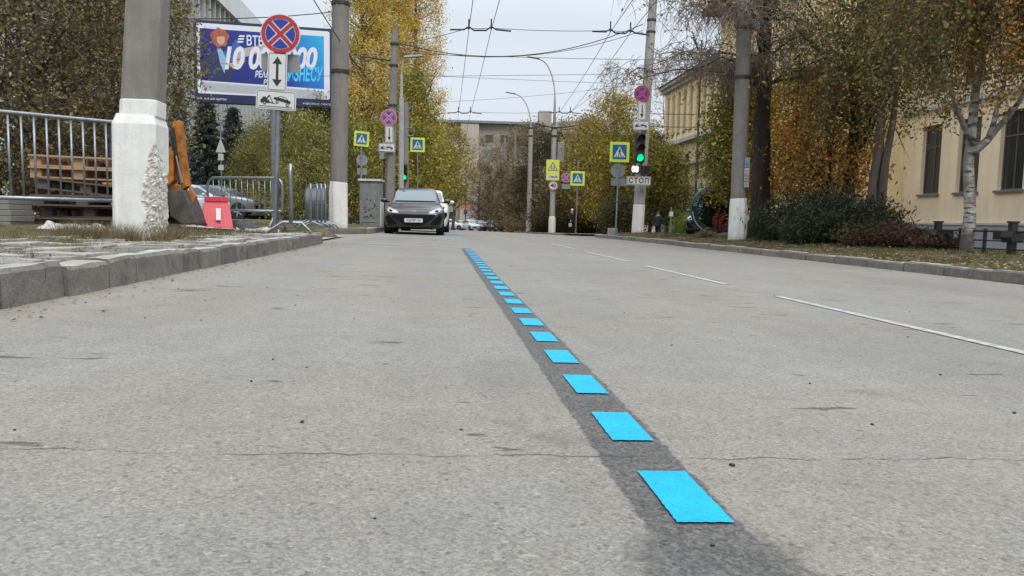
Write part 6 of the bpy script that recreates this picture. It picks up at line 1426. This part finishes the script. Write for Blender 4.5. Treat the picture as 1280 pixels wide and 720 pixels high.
for i in range(4200):
    s = R_.choice(ends)+Vector((R_.gauss(0,.25), R_.gauss(0,.25), R_.gauss(0,.25))); s.z = max(s.z, 5.0); ln = R_.uniform(.3, 1.5); d = Vector((R_.gauss(0,.45), R_.gauss(0,.45), -R_.uniform(.1,1))).normalized()*ln
    path = curved(s, s+d, 4, R_, .1, .12); tw2.tube(path, [.011,.009,.007,.005,.003], 3, 0, False)
    for j in range(2):
        if R_.random() < .5: q = path[R_.randint(1, 4)]; lv.append((q.x+R_.gauss(0,.05), q.y, q.z+R_.gauss(0,.05)))
mb.build('trunk', BK['dark'], root, smooth=True); tw2.build('twigs', BK['twig'], root); leaf_object('crown', np.array(lv), .09, LM['rust'], root)
# second limbed dark tree to the right with hanging twigs
tree('old_tree', 'dark forked tree hung with fine twigs between the thick trunk and the birch', 'tree', x9(1050, 19.5), 19.5, zR(9.5,19.5), 10.5, .20, rnd(2.6), 3.2, .085, 7000, LM['birch'], BK['dark'], 80, .5, None, 46, 12, 1.0, .008, seed=152, drop=.9)
GM = 'maples with yellow and orange leaves on the right'
for i, (px, Y, H, r_, c0, n, lm, lab) in enumerate(((914, 23.5, 5.0, .85, 1.3, 12000, 'poplar_lo', 'yellow-green maple left of the right-hand pole'), (988, 22.4, 5.0, 1.6, 1.0, 12000, 'maple', 'golden maple right behind the thick dark trunk'), (1038, 20.0, 4.3, 1.4, 1.1, 8500, 'rust', 'rusty orange maple right of the golden one'), (945, 27, 5.4, 1.5, 1.3, 9000, 'maple', 'golden maple partly hidden by the thick trunk'))):
    tree('maple_tree', lab, 'tree', x9(px, Y), Y, zR(x9(px,Y), Y)-.02, H, .09, rnd(r_), c0, .095, n, LM[lm], BK['dark'], 90, .3, GM, 44, 5, .5, .008, seed=160+i)
# weeping birches
bx = x9(1210, 12.4)
weeping('birch_tree', 'white-barked forked birch with drooping leafy strands on the right lawn', 'tree', bx, 12.4, zR(bx,12.4)-.02, 8.2, .105, 2.3, 1.9, .062, 560, 60, LM['birch'], BK['birch'], 5, 'drooping birches', cx=-.2, lo_fn=lambda x: 1.9+.5*math.sin(x*2.1)+.9*math.exp(-((x-.1)/1.0)**2),
        fork=[((-.02,0,1.75), (1.15,.2,3.1), .075), ((0,0,1.9), (-.75,-.1,3.3), .06), ((.3,.05,2.05),(.55,0,3.6),.05)], lean=(-.012,0))
b2 = x9(1088, 17.5)
weeping('birch_tree', 'darker drooping tree with twin grey trunks left of the white birch', 'tree', b2, 17.5, zR(b2,17.5)-.02, 8.6, .15, 1.9, 2.4, .07, 400, 56, LM['birch'], BK['brown'], 6, 'drooping birches', lo_fn=lambda x: 2.6+.5*math.sin(x*3), fork=[((.05,0,.2), (.45,0,5.0), .12)])
b3 = x9(1300, 11.5)
weeping('birch_tree', 'drooping tree at the right edge with its trunk outside the picture', 'tree', b3+.4, 11.8, zR(b3,11.5)-.02, 7.4, .12, 1.7, 2.0, .062, 300, 60, LM['rust'], BK['birch'], 8, 'drooping birches', lo_fn=lambda x: 2.1)
# junipers and low shrubs along the right verge
GJ = 'dark juniper shrubs on the right verge'
for i, (px, Y, rx_, h, n, lab) in enumerate(((985, 18.6, .85, 1.15, 9000, 'leftmost dark juniper beside the thick trunk'), (1030, 17.2, .95, 1.35, 11000, 'tallest dark juniper, second from the thick trunk'), (1080, 15.8, .9, 1.10, 10000, 'dark juniper with pointed right-leaning tips'), (1008, 16.6, .6, .8, 6000, 'low dark juniper closest to the road'))):
    bush('juniper', lab, 'shrub', x9(px,Y), Y, zR(x9(px,Y),Y)-.03, rx_, .7, h, .11, n, LM['juniper'], BK['dark'], 180+i, GJ, spiky=True, stems=50, lump=.22)
for i, (px, Y, rx_, h, n, lm, lab) in enumerate(((1122, 14.0, .75, .50, 7000, 'red', 'low reddish shrub right of the junipers'), (1165, 13.4, .55, .38, 4500, 'red', 'lowest reddish shrub left of the birch trunk'), (1085, 14.6, .7, .55, 6000, 'darkb', 'dark brown low shrub under the junipers'))):
    bush('shrub', lab, 'shrub', x9(px,Y), Y, zR(x9(px,Y),Y)-.03, rx_, .5, h, .05, n, LM[lm], BK['brown'], 190+i, 'low reddish shrubs on the right verge', stems=46, lump=.16)

# ------------------------------------------------------------------ grass, weeds, fallen leaves (uncountable)
def blades(name, P_, hgt, wid, m, label):
    n = len(P_); a = rng.random(n)*2*PI; h = hgt*(.4+1.0*rng.random(n)); t = rng.normal(size=(n, 2))*.45
    d = np.stack([np.cos(a), np.sin(a), np.zeros(n)], 1)*wid; top = P_+np.stack([t[:,0]*h, t[:,1]*h, h], 1)
    V = np.stack([P_-d, P_+d, top], 1).reshape(-1, 3); o = np_mesh(name, V, np.arange(3*n).reshape(-1, 3), m); return tag(o, label, 'grass', kind='stuff')
gm = leafmat('grass_blades', [(.06,.07,.022),(.10,.105,.035),(.17,.14,.07)], 1.2, .3); gd = leafmat('dry_grass_blades', [(.10,.075,.045),(.20,.155,.085),(.12,.12,.045)], 1.2, .3)
def scatter(n, fx, fy, fz, keep=None, s=1.1, thr=0.0):
    out = []
    while len(out) < n:
        x, y = fx(), fy()
        if mn.noise(Vector((x*s, y*s, 9)))+random.gauss(0,.12) < thr: continue
        if keep and not keep(x, y): continue
        out.append((x, y, fz(x, y)))
    return np.array(out)
U = random.uniform
grL = lambda x, y: zL(x, y)+nz(x, y, 1.1, .035)-.03
blades('grass', scatter(26000, lambda: U(-10, -2.3), lambda: U(7.3, 22), grL, lambda x, y: x < eL(y)-.45 and not (13.3 < y < 16.8 and x > -5), thr=-.05), .05, .004, gm, 'short uneven grass on the left verge')
blades('weeds', scatter(16000, lambda: U(-7, -2.15), lambda: U(2.5, 13), grL, lambda x, y: x < -3.3+(max(0,y-7)*.25) and x < -2.2, s=1.9, thr=.08), .09, .003, gd, 'dry weeds and dead grass between paving and soil')
blades('weeds', np.concatenate([scatter(2600, lambda: PX+U(-.55,.5), lambda: PY-.35+U(-.35,.15), lambda x, y: zL(x,y)-.03, s=3, thr=-.1)]), .17, .003, gd, 'tall dry weeds round the foot of the nearest pole')
blades('weeds', scatter(1500, lambda: U(-3.4, -2.2), lambda: U(3.0, 8.0), lambda x, y: zL(x,y)-.01, s=2.6, thr=.38), .045, .0025, gd, 'small weeds growing in the broken paving')
grR = lambda x, y: zR(x, y)+nz(x, y, .9, .03)-.025
blades('grass', scatter(46000, lambda: 6.9+abs(random.gauss(0, 2.4)), lambda: U(6, 34), grR, lambda x, y: x > eR(y)+.3, s=.8, thr=-.12), .055, .005, gm, 'patchy grass on the right verge')
blades('weeds', scatter(9000, lambda: 6.85+abs(random.gauss(0, .9)), lambda: U(6, 32), grR, lambda x, y: x > eR(y)+.2, s=1.5, thr=.1), .06, .004, gd, 'dry straw coloured grass along the right kerb')
lf = leafmat('fallen_leaves', [(.11,.065,.035),(.20,.13,.06),(.28,.20,.11),(.15,.085,.045)], 2, .1)
def litter(P_, size, label):
    n = len(P_); a = rng.random(n)*2*PI; c, s = np.cos(a)*size, np.sin(a)*size; z = rng.normal(size=(n, 4))*size*.25
    sc = (.6+.8*rng.random(n)); c = c*sc; s = s*sc
    V = np.stack([P_+np.stack([c, s, z[:,0]], 1), P_+np.stack([-s*.6, c*.6, z[:,1]], 1), P_+np.stack([-c, -s, z[:,2]], 1), P_+np.stack([s*.6, -c*.6, z[:,3]], 1)], 1).reshape(-1, 3); V[:, 2] += .008
    o = np_mesh('fallen_leaves', V, np.arange(4*n).reshape(-1, 4), lf); return tag(o, label, 'leaves', kind='stuff')
litter(scatter(3600, lambda: 6.8+abs(random.gauss(0, 1.3)), lambda: U(6, 31), lambda x, y: grR(x, y)+.035, s=.9, thr=0), .028, 'fallen brown leaves on the right verge')
litter(scatter(2200, lambda: U(-8, -2.3), lambda: U(3, 20), lambda x, y: zL(x, y)+.015, s=1.2, thr=.05), .016, 'scattered dry leaves on the left soil')
litter(np.array([(x, y, zr(x, y)) for x, y in [(KL+.03+abs(random.gauss(0,.13)), U(2.2, 13)) for _ in range(420)]+[(KR-.03-abs(random.gauss(0,.2)), U(6,30)) for _ in range(420)]]), .011, 'leaf crumbs and grit along the kerb foot')
gr_ = np.array([(U(-1.9, 3.2), 1.0+abs(random.gauss(0, 3.2)), 0) for _ in range(70)]); 
mb = MB()
for x, y, _ in gr_:
    s = U(.0015, .004); mb.cbox((x, y, zr(x, y)+s*.6), (s, s*U(.7,1.4), s*.7), Matrix.Rotation(U(0,3), 3, 'Z'))
tag(mb.build('grit', M['steel_dark']), 'tiny dark pebbles scattered on the near asphalt', 'grit', kind='stuff')
for i, (x, y, r0, r1) in enumerate(((-2.6,6.9,.3,.5), (-5.2,9.1,.6,.7), (-6.2,11,.8,.6))):
    pass
